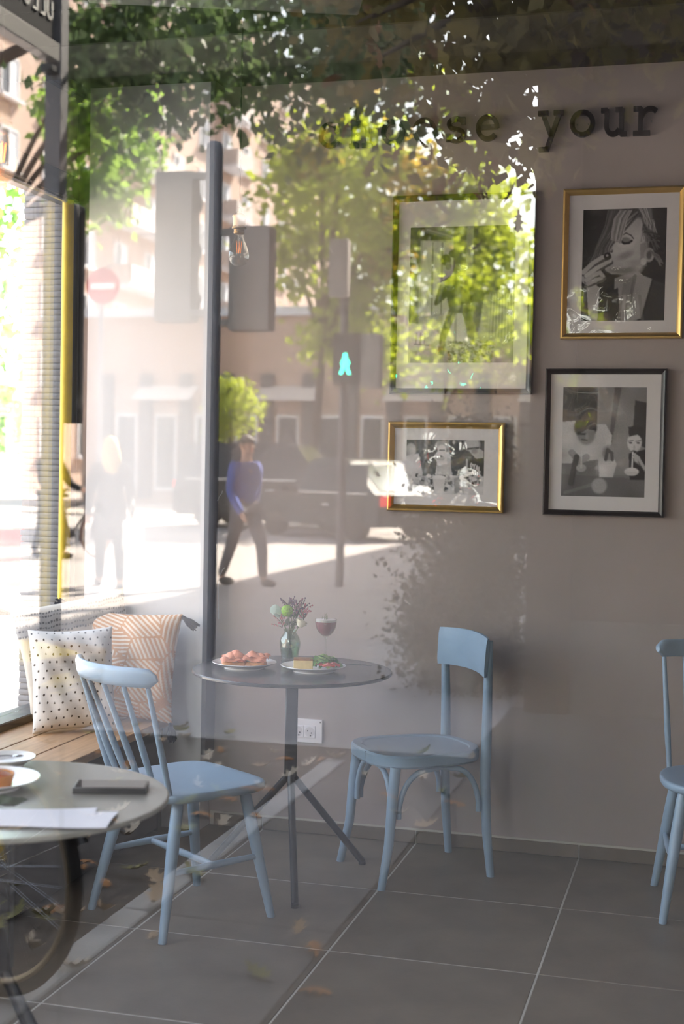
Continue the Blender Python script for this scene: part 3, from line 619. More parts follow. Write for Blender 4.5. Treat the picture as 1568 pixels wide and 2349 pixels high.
def picture(name, label, corners, prn, paint, N, m_frame, fw=.022):
    (x0, z1), (x1, z0) = corners; (a0, b1), (a1, b0) = prn; cx = (x0+x1)/2
    t = thing(name, label, 'picture', (cx, 0, z0)); q = lambda x: x-cx
    dp = .028; e = .0035
    def moulding(side):
        X0_, X1_, Z0_, Z1_ = q(x0), q(x1), 0, z1-z0
        o = [(X0_, Z0_), (X1_, Z0_), (X1_, Z1_), (X0_, Z1_)]; i_ = [(X0_+fw, Z0_+fw), (X1_-fw, Z0_+fw), (X1_-fw, Z1_-fw), (X0_+fw, Z1_-fw)]
        k, l = side, (side+1) % 4; mm = lambda a, b, f: (a[0]+(b[0]-a[0])*f, a[1]+(b[1]-a[1])*f)
        prof = [(0, -.002), (0, -dp+.006), (.10, -dp+.001), (.32, -dp), (.62, -dp+.004), (.9, -.014), (1.0, -.011), (1.0, -.002)]; V = []
        for f, y in prof:
            for c0, c1 in ((o[k], i_[k]), (o[l], i_[l])): p_ = mm(c0, c1, f); V.append((p_[0], y, p_[1]))
        n = len(prof); F = [[2*j, 2*j+1, 2*((j+1) % n)+1, 2*((j+1) % n)] for j in range(n)] + [[2*j for j in range(n)], [2*j+1 for j in range(n)][::-1]]
        return MB().add(V, F)
    for s_ in range(4): moulding(s_).build('frame_bar', m_frame, t, ang=30)
    MB().bx((q(x0)+fw*.8, -.009, fw*.8), (q(x1)-fw*.8, -.003, z1-z0-fw*.8)).build('mount', M_mat, t, smooth=False)
    W_, H_ = N, int(N*(b1-b0)/(a1-a0)); arr = paint(W_+1, H_+1); gr = np.random.default_rng(N+len(label)); pd = np.pad(arr, 1, mode='edge')
    arr = (pd[:-2, 1:-1]+pd[2:, 1:-1]+pd[1:-1, :-2]+pd[1:-1, 2:]+2*arr)/6      # soft photographic print with film grain
    lo = gr.normal(0, 1, (9, 7)); yy, xx = np.linspace(0, 7.99, H_+1), np.linspace(0, 5.99, W_+1); iy, ix = yy.astype(int), xx.astype(int); fy, fx = (yy-iy)[:, None], (xx-ix)[None]
    lo = (lo[iy][:, ix]*(1-fx)+lo[iy][:, ix+1]*fx)*(1-fy)+(lo[iy+1][:, ix]*(1-fx)+lo[iy+1][:, ix+1]*fx)*fy; arr = arr*(1+.14*lo)*(1+gr.normal(0, .05, arr.shape))
    g = MB().grid(lambda u, v: (q(a0)+(a1-a0)*u, -.0093, b1-z0-(b1-b0)*v), W_, H_).build('print', M_print, t, smooth=False)
    cols = np.ones((H_+1, W_+1, 4), np.float32); tint = np.array((1.0, .97, .98)); cols[..., :3] = np.clip(arr, 0, .8)[..., None]*tint; colour_grid(g.data, cols)
    MB().grid(lambda u, v: (q(x0)+fw*.9+(x1-x0-1.8*fw)*u, -.0118+.0006*math.sin(u*5+v*3), fw*.9+(z1-z0-1.8*fw)*v), 20, 20).build('glazing', M_picglass, t, ang=180)
    return t
picture('framed_photograph', 'large black-framed photograph of a striding figure, left on the grey wall', ((-1.2, 2.457), (-.663, 1.712)), ((-1.132, 2.338), (-.734, 1.830)), print_street, 150, M_blackframe)
picture('framed_photograph', 'gold-framed portrait of a woman with a hand at her mouth', ((-.562, 2.460), (-.127, 1.915)), ((-.489, 2.385), (-.192, 1.981)), print_portrait, 170, M_gold)
picture('framed_photograph', 'black-framed photograph of people drinking through straws, below the gold portrait', ((-.611, 1.807), (-.176, 1.270)), ((-.546, 1.740), (-.246, 1.341)), print_straw, 150, M_blackframe, .02)
picture('framed_photograph', 'small gold-framed photograph of a crowded picnic table', ((-1.201, 1.607), (-.758, 1.270)), ((-1.131, 1.540), (-.834, 1.336)), print_picnic, 170, M_gold, .024)

# wall sockets
t = thing('wall_socket', 'white double wall socket behind the bistro table leg', 'socket', (-1.516, 0, .358))
M_plas = mat('white_plastic', '#eceaf0', .35)
MB().box((0, -.006, .046), (.148, .012, .092), .004, 2).build('cover_plate', M_plas, t)
tag(MB().box((.066, -.0122, .082), (.005, .001, .005)).build('mark', M_mgrey, t), 'tiny grey mark')
for dx in (-.023, .024):
    pt_ = MB().box((dx, -.0125, .043), (.045, .004, .047), .001).build('socket_insert', M_plas, t)
    tag(MB().lathe([(.0195, 0), (.0195, .0006), (.0155, .0006), (.0145, -.0035), (0, -.0035)], 24, (dx, -.0146, .043), Matrix(((1, 0, 0), (0, 0, -1), (0, 1, 0)))).build('well', mat('socket_well', '#d6d4da', .4), pt_), 'round recessed well')
    for ex in (-.0085, .0085): MB().tube([(dx+ex*.9, -.0135, .043-ex*.45), (dx+ex*.9, -.0152, .043-ex*.45)], .0026, 10).build('pin_hole', M_blackframe, pt_)
    MB().tube([(dx+.004, -.0135, .029), (dx+.004, -.0155, .029)], .003, 8).build('pin_hole', M_blackframe, pt_)
# loose wire on the pilaster edge
def wire(P, label):
    t = MB().tube(P, .0022, 6).build('loose_wire', mat('grey_cable', '#a8a8ac', .5)); return tag(t, label, 'cable')
pp = lambda x, y: at(x, y, 1, -.05)
wire([pp(499, 1149) , pp(503, 1138), pp(509, 1132), pp(509, 1126)], 'short end of grey wire hooked on the pilaster edge')
wire([pp(501, 1420), pp(500, 1345), pp(502, 1325), pp(509, 1308), pp(515, 1302)], 'long grey wire bent out of the pilaster edge')

# ---------------------------------------------------------------- pendant lamps
M_brass = mat('aged_brass', '#8a6a3e', .35, .85, vary=.1, vscale=30); M_fil = mat('amber_filament', '#ff9a40', .4, emit='#ff8a2a', estr=.6)
M_filhot = mat('lit_filament', '#ffb050', .4, emit='#ff9a35', estr=9); M_bulb = glass_mat('bulb_glass', (1, .97, .92), .07); M_amber = glass_mat('amber_bulb_glass', (1, .70, .36), .10)
def pendant(label, x, y, z, s=1.0, lit=False, top=HC):
    t = thing('pendant_lamp', label, 'lamp', (x, y, z))         # z is the bottom of the bulb
    prof = [(0, 0), (.014, .002), (.025, .010), (.0305, .022), (.032, .034), (.030, .048), (.024, .064), (.017, .080), (.0135, .094), (.0125, .104)]
    bulb = MB().lathe([(r*s, zz*s) for r, zz in prof], 28).build('bulb', M_amber if lit else M_bulb, t)
    fm = MB()
    for k in range(4):
        a = k*PI/2+.4; fm.tube([(.005*s*math.cos(a), .005*s*math.sin(a), .040*s), (.009*s*math.cos(a+.3), .009*s*math.sin(a+.3), .078*s)], .0009*s, 5)
    fm.build('filament', M_filhot if lit else M_fil, bulb)
    MB().tube([(0, 0, .104*s), (0, 0, .08*s), (0, 0, .042*s)], [.006*s, .004*s, .0025*s], 8).build('glass_stem', M_bulb, bulb)
    MB().lathe([(.0128*s, .098*s), (.0165*s, .1*s), (.0175*s, .106*s), (.0155*s, .108*s), (.0165*s, .112*s), (.0225*s, .115*s), (.0225*s, .120*s), (.0195*s, .123*s), (.0195*s, .146*s), (.0215*s, .15*s), (.0215*s, .155*s), (.017*s, .160*s), (.008*s, .166*s), (.0055*s, .178*s), (0, .18*s)], 24).build('socket', M_brass, t)
    MB().tube([(0, 0, .176*s), (.0, 0, top-z)], .0028*s, 8).build('cord', mat('black_cord', '#1a191a', .8), t)
    MB().lathe([(.0, top-z-.022), (.028, top-z-.022), (.034, top-z-.004), (.034, top-z-.0005), (0, top-z-.0005)], 24).build('ceiling_cup', M_brass, t)
    return t
pr = at(547, 611, 1, -1.0); pendant('unlit clear bulb on a brass pendant in front of the grey wall', pr.x, pr.y, pr.z, 1.02)
pl = at(2, 417, 1, -2.45); pendant('glowing amber bulb on a pendant beside the window wall', pl.x, pl.y, pl.z, 1.05, True)

# ---------------------------------------------------------------- table settings on the middle table
TZ = .73
def plate(label, x, y, z, r=.112, name='dinner_plate'):
    t = MB().lathe([(0, .004), (r*.5, .004), (r*.66, .006), (r*.82, .013), (r*.985, .020), (r, .0215), (r*.99, .0228), (r*.95, .0215), (r*.8, .0155), (r*.66, .0088), (r*.5, .0068), (0, .0066)], 56).lathe([(r*.55, .0), (r*.62, .0), (r*.62, .006), (r*.55, .006)], 40).build(name, M_porc, None, (x, y, z), ang=60)
    return tag(t, label, 'plate')
p1 = at(560, 1532, 2, TZ); plate('white plate carrying salmon toasts on the bistro table', p1.x, p1.y, TZ)
p2 = at(718, 1540, 2, TZ); plate('white plate carrying quiche and salad on the bistro table', p2.x, p2.y, TZ)
M_toast = mat('toast', '#c98d50', .8, vary=.2, vscale=60, bump=.3, bscale=120); M_salm = mat('smoked_salmon', '#e0906f', .3, vary=.12, vscale=40, stretch=(1, 4, 1), bump=.08, bscale=60); M_cream = mat('cream_cheese', '#efe9d6', .5)
def salmon_toast(label, dx, dy, rz, sd):
    t = thing('salmon_toast', label, 'food', (p1.x+dx, p1.y+dy, TZ+.0068), rz)
    MB().add(*(lambda b: (b.v, b.f))(seat_slab(superell(.085, .075, .065, 28, 2.6), .016, .016, .001, .95, .004))).build('bread', M_toast, t)
    MB().add(*(lambda b: (b.v, b.f))(seat_slab(superell(.07, .062, .052, 24, 2.4), .022, .006, .0, .95, .002))).build('spread', M_cream, t)
    q = random.Random(sd)
    for k in range(3):
        a, b_, c_ = q.uniform(0, 6), q.uniform(0, 6), .006*k
        MB().grid(lambda u, v: ((u-.5)*.088+(k-1)*.006, (v-.5)*.068+(k-1)*.007, .0235+c_ + .013*math.sin(PI*u)*math.sin(PI*v) + .0045*math.sin(9*u+a)+.004*math.sin(7*v+5*u+b_) - .028*max(0, abs(u-.5)-.34) - .03*max(0, abs(v-.5)-.38)), 18, 14).build('salmon_slice', M_salm, t, ang=180)
ax_ = Vector((.92, .38, 0))
salmon_toast('left salmon toast of the two on its plate', -.036*ax_.x, -.036*ax_.y, .5, 1); salmon_toast('right salmon toast of the two on its plate', .036*ax_.x, .036*ax_.y, .15, 2)
t = thing('quiche_slice', 'golden quiche slice beside the salad', 'food', (p2.x-.032, p2.y-.014, TZ+.0068), .3)
MB().box((0, 0, .017), (.066, .046, .034), .006, 2).build('filling', mat('quiche_custard', '#dfc486', .6, vary=.08, vscale=60), t)
MB().box((0, 0, .036), (.066, .047, .006), .002, 2).build('browned_top', mat('browned_cheese', '#8e5a26', .55, vary=.3, vscale=50, bump=.3, bscale=100), t)
t = thing('salad', 'green leaf salad heaped beside the quiche', 'salad', (p2.x+.034, p2.y+.008, TZ+.0075))
M_lf = [mat('salad_leaf_%s' % n, c, .5, vary=.15, vscale=40, trans=.3) for n, c in (('dark', '#4c7a35'), ('mid', '#6f9b45'), ('pale', '#a5bd6c'))]; q = random.Random(8)
def leaf_sheet(L, W_, curl, ph, nu=6, nv=4): return MB().grid(lambda u, v: ((u-.5)*L, (v-.5)*W_*math.sin(PI*min(.97, .08+u*.9))**.7, curl*math.sin(PI*u)*1.0 + .1*W_*math.sin(12*v+ph) + .12*W_*math.sin(9*u+ph)), nu, nv)
for k in range(38):
    M = Matrix.Rotation(q.uniform(0, 6.3), 3, 'Z') @ Matrix.Rotation(q.uniform(-.7, .7), 3, 'X') @ Matrix.Rotation(q.uniform(-.7, .5), 3, 'Y')
    r_ = q.random()**.6*.045; a = q.uniform(0, 6.28); b = leaf_sheet(q.uniform(.03, .052), q.uniform(.018, .03), .006, q.uniform(0, 6)); c = Vector((r_*math.cos(a)*1.05, r_*math.sin(a)*.8, .012+q.random()*(.034-.4*r_)))
    MB().add([c + M @ Vector(v) for v in b.v], b.f).build('leaf', q.choice(M_lf), t, ang=180)
M_tom = mat('red_pepper_strip', '#a8402c', .35)
for k in range(5):
    x0, y0 = q.uniform(-.01, .05), q.uniform(-.045, -.01); MB().tube([(x0-.02, y0, .018), (x0, y0-.004, .024+.004*k*.4), (x0+.022, y0+.003, .02)], [.004, .0065, .004], 8).build('pepper_strip', M_tom, t)
t = thing('fork', 'steel fork resting on the rim of the quiche plate', 'cutlery', (p2.x+.085, p2.y+.05, TZ+.018))
M_steel = mat('polished_steel', '#c9c9cc', .2, .95)
MB().tube([(-.02, 0, .008), (.02, .008, .006), (.10, .030, .002)], [.002, .0022, .0036], 8, flat=.6).build('handle', M_steel, t)
for k in range(4): MB().tube([(-.02, 0, .008), (-.028, -.006+.004*k, .008), (-.06, -.010+.004*k, .006)], .0009, 5).build('tine', M_steel, t)
# vase and flowers
pv = at(664, 1516, 2, TZ); VX, VY = pv.x, pv.y
M_vase = glass_mat('green_tinted_glass', (.80, .86, .80), .10, .02, .003, 40)
t = thing('glass_vase', 'small dimpled greenish glass vase holding the posy', 'vase', (VX, VY, TZ))
MB().lathe([(0, .0), (.030, .0), (.031, .004), (.030, .012), (.033, .03), (.037, .05), (.038, .066), (.034, .084), (.025, .098), (.021, .105), (.023, .112), (.0245, .114), (.022, .112), (.0195, .105), (.023, .097), (.032, .083), (.0355, .066), (.0345, .05), (.030, .03), (.026, .012), (0, .010)], 36).build('glass', M_vase, t)
MB().lathe([(0, .0105), (.026, .0125), (.030, .03), (.0343, .05), (.0353, .066), (0, .066)], 30).build('water', glass_mat('vase_water', (.72, .80, .72), .02), t)
M_stem = mat('green_stem', '#5d6b4a', .6)
def flower(name, label, tip, build):
    t = thing(name, label, 'flower', (VX, VY, TZ+.011)); tip = Vector(tip)
    MB().tube([(tip.x*-.18, tip.y*-.18, .001), (tip.x*.08, tip.y*.08, .085), (tip.x*.4, tip.y*.4, tip.z*.7), tuple(tip)], [.0016, .0016, .0015, .0012], 6).build('stem', M_stem, t); build(t, tip); return t
def pom(t, tip):
    b = MB().blob(tip, (.022, .022, .021), 14, 5, .10); b.build('flower_head', mat('lime_pompon', '#7fae2c', .8, vary=.35, vscale=180, bump=.6, bscale=220), t)
def rose(t, tip):
    M_r = mat('ivory_petal', '#f0ecd9', .6, trans=.25)
    for k in range(11):
        a = k*2.4; r_ = .004+.0014*k; h_ = .030-.001*k
        MB().grid(lambda u, v: tuple(tip + rotm('Y', 28) @ Vector((math.cos(a+(u-.5)*2.0)*(r_*(.75+.6*v)), math.sin(a+(u-.5)*2.0)*(r_*(.75+.6*v)), (v-.5)*h_*(1-.5*(2*u-1)**2)))), 8, 5).build('petal', M_r, t, ang=180)
def euc(t, tip):
    M_e = mat('eucalyptus_leaf', '#9fb0a5', .6, trans=.2)
    for k, (dx, dz, r_) in enumerate(((0, 0, .019), (.018, -.004, .016), (.008, -.018, .014), (.026, -.02, .012), (.036, -.008, .011))):
        M = rotm('Z', 30*k) @ rotm('X', 70-15*k); b = MB().grid(lambda u, v: ((u-.5)*2*r_*math.sqrt(max(.02, 1-(2*v-1)**2)), (v-.5)*2*r_, .003*math.sin(3*u)), 6, 8)
        MB().add([tip+Vector((dx, 0, dz)) + M @ Vector(v) for v in b.v], b.f).build('leaf', M_e, t, ang=180)
def sprig(col, n, sd):
    def go(t, tip):
        q = random.Random(sd); m = mat('sprig_'+col[1:], col, .8); tw = MB(); fl = MB()
        for k in range(n):
            d = Vector((q.uniform(-1, 1), q.uniform(-1, 1), q.uniform(.2, 1.5))).normalized(); L = q.uniform(.018, .045); o = tip - Vector((0, 0, q.uniform(0, .035)))
            tw.tube([o, o+d*L*.6+Vector((0, 0, .003)), o+d*L], [.0011, .0009, .0006], 4)
            for z in (.5, .75, 1.0):
                fl.blob(o+d*L*z+Vector((q.uniform(-.002, .002), q.uniform(-.002, .002), 0)), (.0028, .0028, .0034), 5, k)
        tag(tw.build('twigs', mat('brown_twig', '#5a4a48', .8), t), kind='stuff'); tag(fl.build('florets', m, t), kind='stuff')
    return go
def bunch(t, tip):
    q = random.Random(4)
    for k in range(14):
        M = rotm('Z', q.uniform(0, 360)) @ rotm('Y', q.uniform(-70, 40)); b = leaf_sheet(q.uniform(.022, .04), .012, .003, k, 5, 3)
        c = tip+Vector((q.uniform(-.02, .02), q.uniform(-.02, .02), q.uniform(-.04, .01))); MB().add([c + M @ Vector(v) for v in b.v], b.f).build('leaf', mat('dusky_leaf', '#565a50', .7, trans=.2), t, ang=180)
flower('green_pompon_flower', 'lime green pompon bloom at the front of the posy', (-.006, -.02, .172), pom)
flower('white_rose', 'ivory rose drooping over the vase rim on the right', (.043, -.012, .128), rose)
flower('eucalyptus_sprig', 'round-leaved eucalyptus sprig on the left of the posy', (-.056, -.008, .172), euc)
for k, (lab, tip, col, n) in enumerate((('feathery mauve sprig standing tallest in the posy', (-.012, .004, .195), '#6d5a6b', 13), ('pinkish heather sprig in the middle of the posy', (.016, .012, .185), '#8d6170', 15), ('rosy wax-flower sprig on the right of the posy', (.048, .004, .172), '#a05f6c', 14), ('small pink blossom sprig low under the lime bloom', (-.026, -.016, .135), '#b4717c', 9), ('dark purple twiggy sprig at the back of the posy', (.03, .03, .178), '#54465a', 16))):
    flower('flower_sprig', lab, tip, sprig(col, n, 20+k))
flower('leafy_sprig', 'dusky green leaves filling the neck of the vase', (.004, .004, .15), bunch)
# coupe cocktail
pg = at(746, 1508, 2, TZ); t = thing('cocktail_glass', 'stemmed coupe of pink foam-topped cocktail', 'glass', (pg.x, pg.y, TZ))
MB().lathe([(0, .001), (.034, .001), (.034, .0022), (.012, .005), (.004, .012), (.0033, .03), (.0033, .066), (.0045, .074), (.012, .079), (.026, .090), (.036, .108), (.0395, .128), (.0405, .142), (.0397, .142), (.0387, .128), (.0352, .108), (.0255, .0915), (.012, .081), (0, .079)], 40).build('glass', M_thin, t)
MB().lathe([(0, .0795), (.0118, .0815), (.025, .0922), (.0347, .1085), (.038, .128), (.0383, .132), (0, .132)], 36).build('drink', mat('pink_cocktail', '#b5707d', .25, trans=.45), t)
MB().lathe([(0, .1322), (.0384, .1322), (.0388, .1395), (.036, .1405), (0, .1402)], 36).build('foam', mat('pale_foam', '#eadfdd', .8), t)
g = MB(); q = random.Random(6)
for k in range(9): x, y = q.uniform(-.02, .008), q.uniform(-.012, .012); g.tube([(x, y, .140), (x+q.uniform(-.004, .004), y, .150), (x+q.uniform(-.01, .012), y+q.uniform(-.004, .004), .148+q.random()*.018)], [.0009, .0008, .0005], 4)
tag(g.build('herb_garnish', mat('thyme', '#6d7355', .8), t), kind='stuff')

# ---------------------------------------------------------------- things on the table by the glass
pt_ = at(-28, 1806, 2, TZ); plate('white plate with an orange tart on the table by the glass', pt_.x, pt_.y, TZ, .11)
t = thing('orange_tart', 'glazed orange tart on its white plate by the glass', 'food', (pt_.x+.012, pt_.y-.01, TZ+.0068))
MB().lathe([(0, 0), (.044, 0), (.05, .026), (.047, .0265), (.044, .022), (0, .022)], 36).build('crust', mat('tart_crust', '#c77f37', .7, vary=.2, vscale=60, bump=.2, bscale=90), t)
MB().lathe([(0, .031), (.03, .0295), (.044, .0225)], 30).build('filling', mat('orange_glaze', '#b9531c', .15, vary=.3, vscale=50), t)
ps = at(14, 1757, 2, TZ); plate('small white saucer behind the tart plate', ps.x, ps.y, TZ, .066, 'saucer')
t = thing('coffee_spoon', 'little steel spoon lying across the saucer', 'cutlery', (ps.x, ps.y, TZ+.022))
MB().tube([(-.05, -.03, 0), (.0, 0, .002), (.012, .008, .0)], [.002, .0016, .0018], 7).build('handle', M_steel, t); MB().blob((.022, .014, .0), (.013, .008, .003), 10, M=rotm('Z', 33)).build('bowl', M_steel, t)
pb_ = at(10, 1838, 2, TZ); t = thing('napkin', 'crumpled dark green napkin beside the tart plate', 'napkin', (pb_.x-.01, pb_.y, TZ))
MB().grid(lambda u, v: ((u-.5)*.10, (v-.5)*.06, .002+.012*abs(math.sin(5*u+2*v))*math.sin(PI*u)*math.sin(PI*v)+.002*math.sin(17*u)), 20, 14).build('cloth', mat('dark_green_cloth', '#3c4632', .9), t, ang=180)
ph = at(255, 1813, 2, TZ); t = thing('smartphone', 'black phone lying face up near the table edge by the glass', 'phone', (ph.x, ph.y, TZ), math.radians(18))
MB().box((0, 0, .007), (.155, .076, .014), .003, 2).build('body', M_blackframe, t); MB().box((0, 0, .0142), (.146, .067, .0006)).build('screen', mat('phone_glass', '#0c0d10', .04), t)
MB().box((-.062, .022, .0005), (.016, .016, .001)).build('camera_bump', M_dgrey, t)
def sheet(label, x, y, rz, sx, sy, dz):
    t = MB().grid(lambda u, v: ((u-.5)*sx, (v-.5)*sy, dz+.0035*math.sin(3*u+1)**2*(u)+.002*math.sin(4*v)), 14, 8).grid(lambda u, v: ((.5-u)*sx, (v-.5)*sy, dz-.0008+.0035*math.sin(3*(1-u)+1)**2*(1-u)+.002*math.sin(4*v)), 14, 8).build('paper_sheet', mat('white_paper', '#e6e4ee', .8), None, (x, y, TZ), ang=180)
    t.rotation_euler.z = rz; return tag(t, label, 'paper')
pq = at(100, 1882, 2, TZ); sheet('white paper sheet at the table edge by the glass', pq.x, pq.y, math.radians(14), .27, .13, .004)
pq = at(60, 1872, 2, TZ); sheet('second paper sheet lying slanted under the first one', pq.x, pq.y, math.radians(22), .27, .11, .0015)
#@@STREET
# ================================================================= THE STREET (seen in the panes and through the side window)
M_pave = mat('pavement_concrete', '#8d8a8a', .8, vary=.12, vscale=3, bump=.25, bscale=50)
M_asph = mat('pale_road_concrete', '#a39c99', .85, vary=.10, vscale=1.5, bump=.2, bscale=60)
M_soil = mat('dark_bed_soil', '#47423f', .95, vary=.3, vscale=12, bump=.6, bscale=40)
M_kerb = mat('kerb_stone', '#a3a1a0', .8, vary=.1, vscale=6, bump=.2, bscale=60)
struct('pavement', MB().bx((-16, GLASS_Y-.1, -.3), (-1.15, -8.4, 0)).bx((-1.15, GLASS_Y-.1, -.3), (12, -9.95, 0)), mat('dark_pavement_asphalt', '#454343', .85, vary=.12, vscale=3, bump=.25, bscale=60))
kb = struct('kerb', MB().bx((-16, -8.4, -.3), (-1.15, -8.52, .003)), M_kerb)
struct('road', MB().bx((-70, -8.52, -.3), (-1.15, -130, -.012)).bx((-1.15, -9.95, -.3), (40, -130, -.012)).bx((-70, -8.52, -.3), (-16, 60, -.012)).bx((-16, 9, -.3), (0, 60, -.012)), M_asph)
struct('haze_blend_band', MB().bx((-70, -8.52, -.1), (-1.15, -12.8, -.004)), mat('haze_blend_grey', '#9a979a', .85, vary=.10, vscale=2, bump=.2, bscale=60))  # added mid-tone band, grades the reflected haze between road and pavement
struct('side_pavement', MB().bx((-16, GLASS_Y-.1, -.3), (XL-.3, 9, .0)), mat('pale_side_paving', '#b3ada6', .85, vary=.08, vscale=2, bump=.2, bscale=50))
struct('soil_bed', MB().bx((-4.6, -4.1, -.05), (-1.78, -8.38, .006)), M_soil)
for ya in range(5):
    MB().box((-1.74, -4.5-.8*ya, 0), (.10, .79, .03), .006).build('kerb_stone', M_kerb, kb)
struct('pavement_far', MB().bx((-60, -36, -.2), (30, -47, .05)), mat('far_pavement', '#b3aaa2', .85, vary=.08, vscale=1))
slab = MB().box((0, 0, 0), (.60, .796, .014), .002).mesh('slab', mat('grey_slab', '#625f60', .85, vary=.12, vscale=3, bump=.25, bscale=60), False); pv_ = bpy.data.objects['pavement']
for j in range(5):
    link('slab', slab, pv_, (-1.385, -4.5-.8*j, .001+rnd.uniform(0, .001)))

t = thing('awning', 'dark canvas awning added out of view to shade the shop window', 'awning', (0, GLASS_Y-.1, 2.78))  # added out of view to cut the light on the front panes
MB().grid(lambda u, v: (XL-.2+(XR-XL+.3)*u, -.85*v, .40-.27*v+.012*math.sin(60*u)), 60, 4).build('canvas', mat('dark_canvas', '#35343a', .9), t, ang=180)
MB().grid(lambda u, v: (XL-.2+(XR-XL+.3)*u, -.85-.01*math.sin(60*u), .13-.18*v), 60, 2).build('valance', mat('dark_canvas', '#35343a', .9), t, ang=180)
MB().tube([(XL-.2, -.85, .12), (XR+.1, -.85, .12)], .025, 8).build('front_bar', M_dgrey, t)
for x in (XL+.3, -.3, XR-.4): MB().tube([(x, 0, .2), (x+.2, -.45, .14), (x, -.84, .11)], .018, 8).build('folding_arm', M_dgrey, t)
# ---------------------------------------------------------------- leaves and trees
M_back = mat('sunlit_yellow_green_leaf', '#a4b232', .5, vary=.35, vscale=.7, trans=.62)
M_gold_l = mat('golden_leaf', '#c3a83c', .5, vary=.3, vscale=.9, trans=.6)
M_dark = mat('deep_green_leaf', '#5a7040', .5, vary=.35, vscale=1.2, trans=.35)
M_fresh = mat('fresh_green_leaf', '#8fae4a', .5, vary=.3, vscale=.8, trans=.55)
M_oak = mat('browning_oak_leaf', '#7d7038', .55, vary=.45, vscale=3.0, trans=.4)
M_oakb = mat('brown_oak_leaf', '#86603c', .6, vary=.35, vscale=6, trans=.25)
M_bark = mat('grey_brown_bark', '#5b4c42', .9, vary=.25, vscale=9, bump=.8, bscale=22, stretch=(1, 1, .25))
def foliage(name, clusters, n, size, m, parent, seed=0, hang=0.):
    r = np.random.default_rng(seed); C = np.array([c[:3] for c in clusters], float); Rr = np.array([c[3:] if len(c) > 4 else (c[3],)*3 for c in clusters], float)
    wt = Rr.prod(1)**.6; idx = r.choice(len(C), n, p=wt/wt.sum()); g = r.normal(0, .5, (n, 3)); P = C[idx] + g*Rr[idx]
    L = size*r.uniform(.6, 1.25, n)[:, None]; a = r.normal(0, 1, (n, 3)); a[:, 2] -= hang; a /= np.linalg.norm(a, axis=1, keepdims=True)
    b = r.normal(0, 1, (n, 3)); b -= (b*a).sum(1, keepdims=True)*a; b /= np.linalg.norm(b, axis=1, keepdims=True); nn = np.cross(a, b)
    V = np.stack([P, P+a*L*.5+b*L*.34+nn*L*.08, P+a*L, P+a*L*.5-b*L*.34+nn*L*.08], 1).reshape(-1, 3)
    me = bpy.data.meshes.new(name); me.vertices.add(4*n); me.vertices.foreach_set('co', V.ravel()); me.loops.add(4*n); me.loops.foreach_set('vertex_index', np.arange(4*n)); me.polygons.add(n)
    me.polygons.foreach_set('loop_start', np.arange(0, 4*n, 4)); me.polygons.foreach_set('loop_total', np.full(n, 4)); me.update(); me.validate(); me.materials.append(m)
    o = link(name, me, parent); o['kind'] = 'stuff'; return o
def clusters(box, n, r0, r1, seed, ell_=True):
    q = random.Random(seed); out = []
    while len(out) < n:
        u = [q.uniform(-1, 1) for _ in range(3)]
        if ell_ and sum(x*x for x in u) > 1: continue
        out.append([box[0][i]+box[1][i]*u[i] for i in range(3)]+[q.uniform(r0, r1)])
    return out
def limbs(t, base, top, r0, targets, r1=.03, name='branch'):
    base, top = Vector(base), Vector(top); mid = base.lerp(top, .5)+Vector((.04, .03, 0))
    MB().tube([base, base.lerp(mid, .5), mid, top], [r0*1.25, r0, r0*.9, r0*.7], 12).build('trunk', M_bark, t)
    for k in targets:
        e = Vector(k); c = top.lerp(e, .5)+Vector((0, 0, .12*(e-top).length)); MB().tube(arc_pts(top-Vector((0, 0, .1)), c, e, 6), [r0*.6*(1-i/6)+r1*(i/6) for i in range(7)], 7).build(name, M_bark, t)
# the big backlit tree across the street
t = thing('street_tree', 'tall backlit yellow-green street tree mirrored in the middle of the pane', 'tree')
cl = clusters(((-8.2, -35, 7.6), (3.6, 2.4, 3.5)), 46, .55, 1.05, 1)
limbs(t, (-9.8, -34.5, 0), (-9.5, -34.6, 4.2), .13, [c[:3] for c in cl[:9]])
foliage('foliage', cl, 9000, .27, M_back, t, 1); foliage('foliage', clusters(((-8.6, -35, 8.6), (3.0, 2.2, 2.6)), 14, .4, .8, 2), 1300, .27, M_gold_l, t, 2)
t = thing('street_tree', 'slim young tree beside the backlit one, mirrored right of centre', 'tree')
cl = clusters(((-7.2, -41.3, 6.1), (2.1, 1.5, 3.0)), 30, .45, .9, 5); limbs(t, (-7.8, -41.5, 0), (-7.7, -41.5, 4.1), .08, [c[:3] for c in cl[:6]], .02); foliage('foliage', cl, 4200, .25, M_back, t, 3)
# dark tree overhanging from the left
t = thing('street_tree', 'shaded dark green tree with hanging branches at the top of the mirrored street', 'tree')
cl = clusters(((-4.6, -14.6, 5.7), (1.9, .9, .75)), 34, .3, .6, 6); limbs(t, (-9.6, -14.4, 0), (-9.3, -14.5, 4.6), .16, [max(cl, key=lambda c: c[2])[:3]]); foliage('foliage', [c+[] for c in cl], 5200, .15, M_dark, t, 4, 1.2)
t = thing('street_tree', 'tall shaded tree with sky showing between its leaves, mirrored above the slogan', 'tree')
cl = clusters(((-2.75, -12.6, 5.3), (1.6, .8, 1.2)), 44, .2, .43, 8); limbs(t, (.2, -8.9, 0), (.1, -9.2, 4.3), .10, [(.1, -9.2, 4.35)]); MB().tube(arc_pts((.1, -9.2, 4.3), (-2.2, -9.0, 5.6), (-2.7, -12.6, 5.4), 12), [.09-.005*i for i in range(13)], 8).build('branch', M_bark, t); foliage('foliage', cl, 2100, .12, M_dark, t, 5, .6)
t = thing('street_tree', 'sunlit fresh green tree mirrored beside the window corner', 'tree')
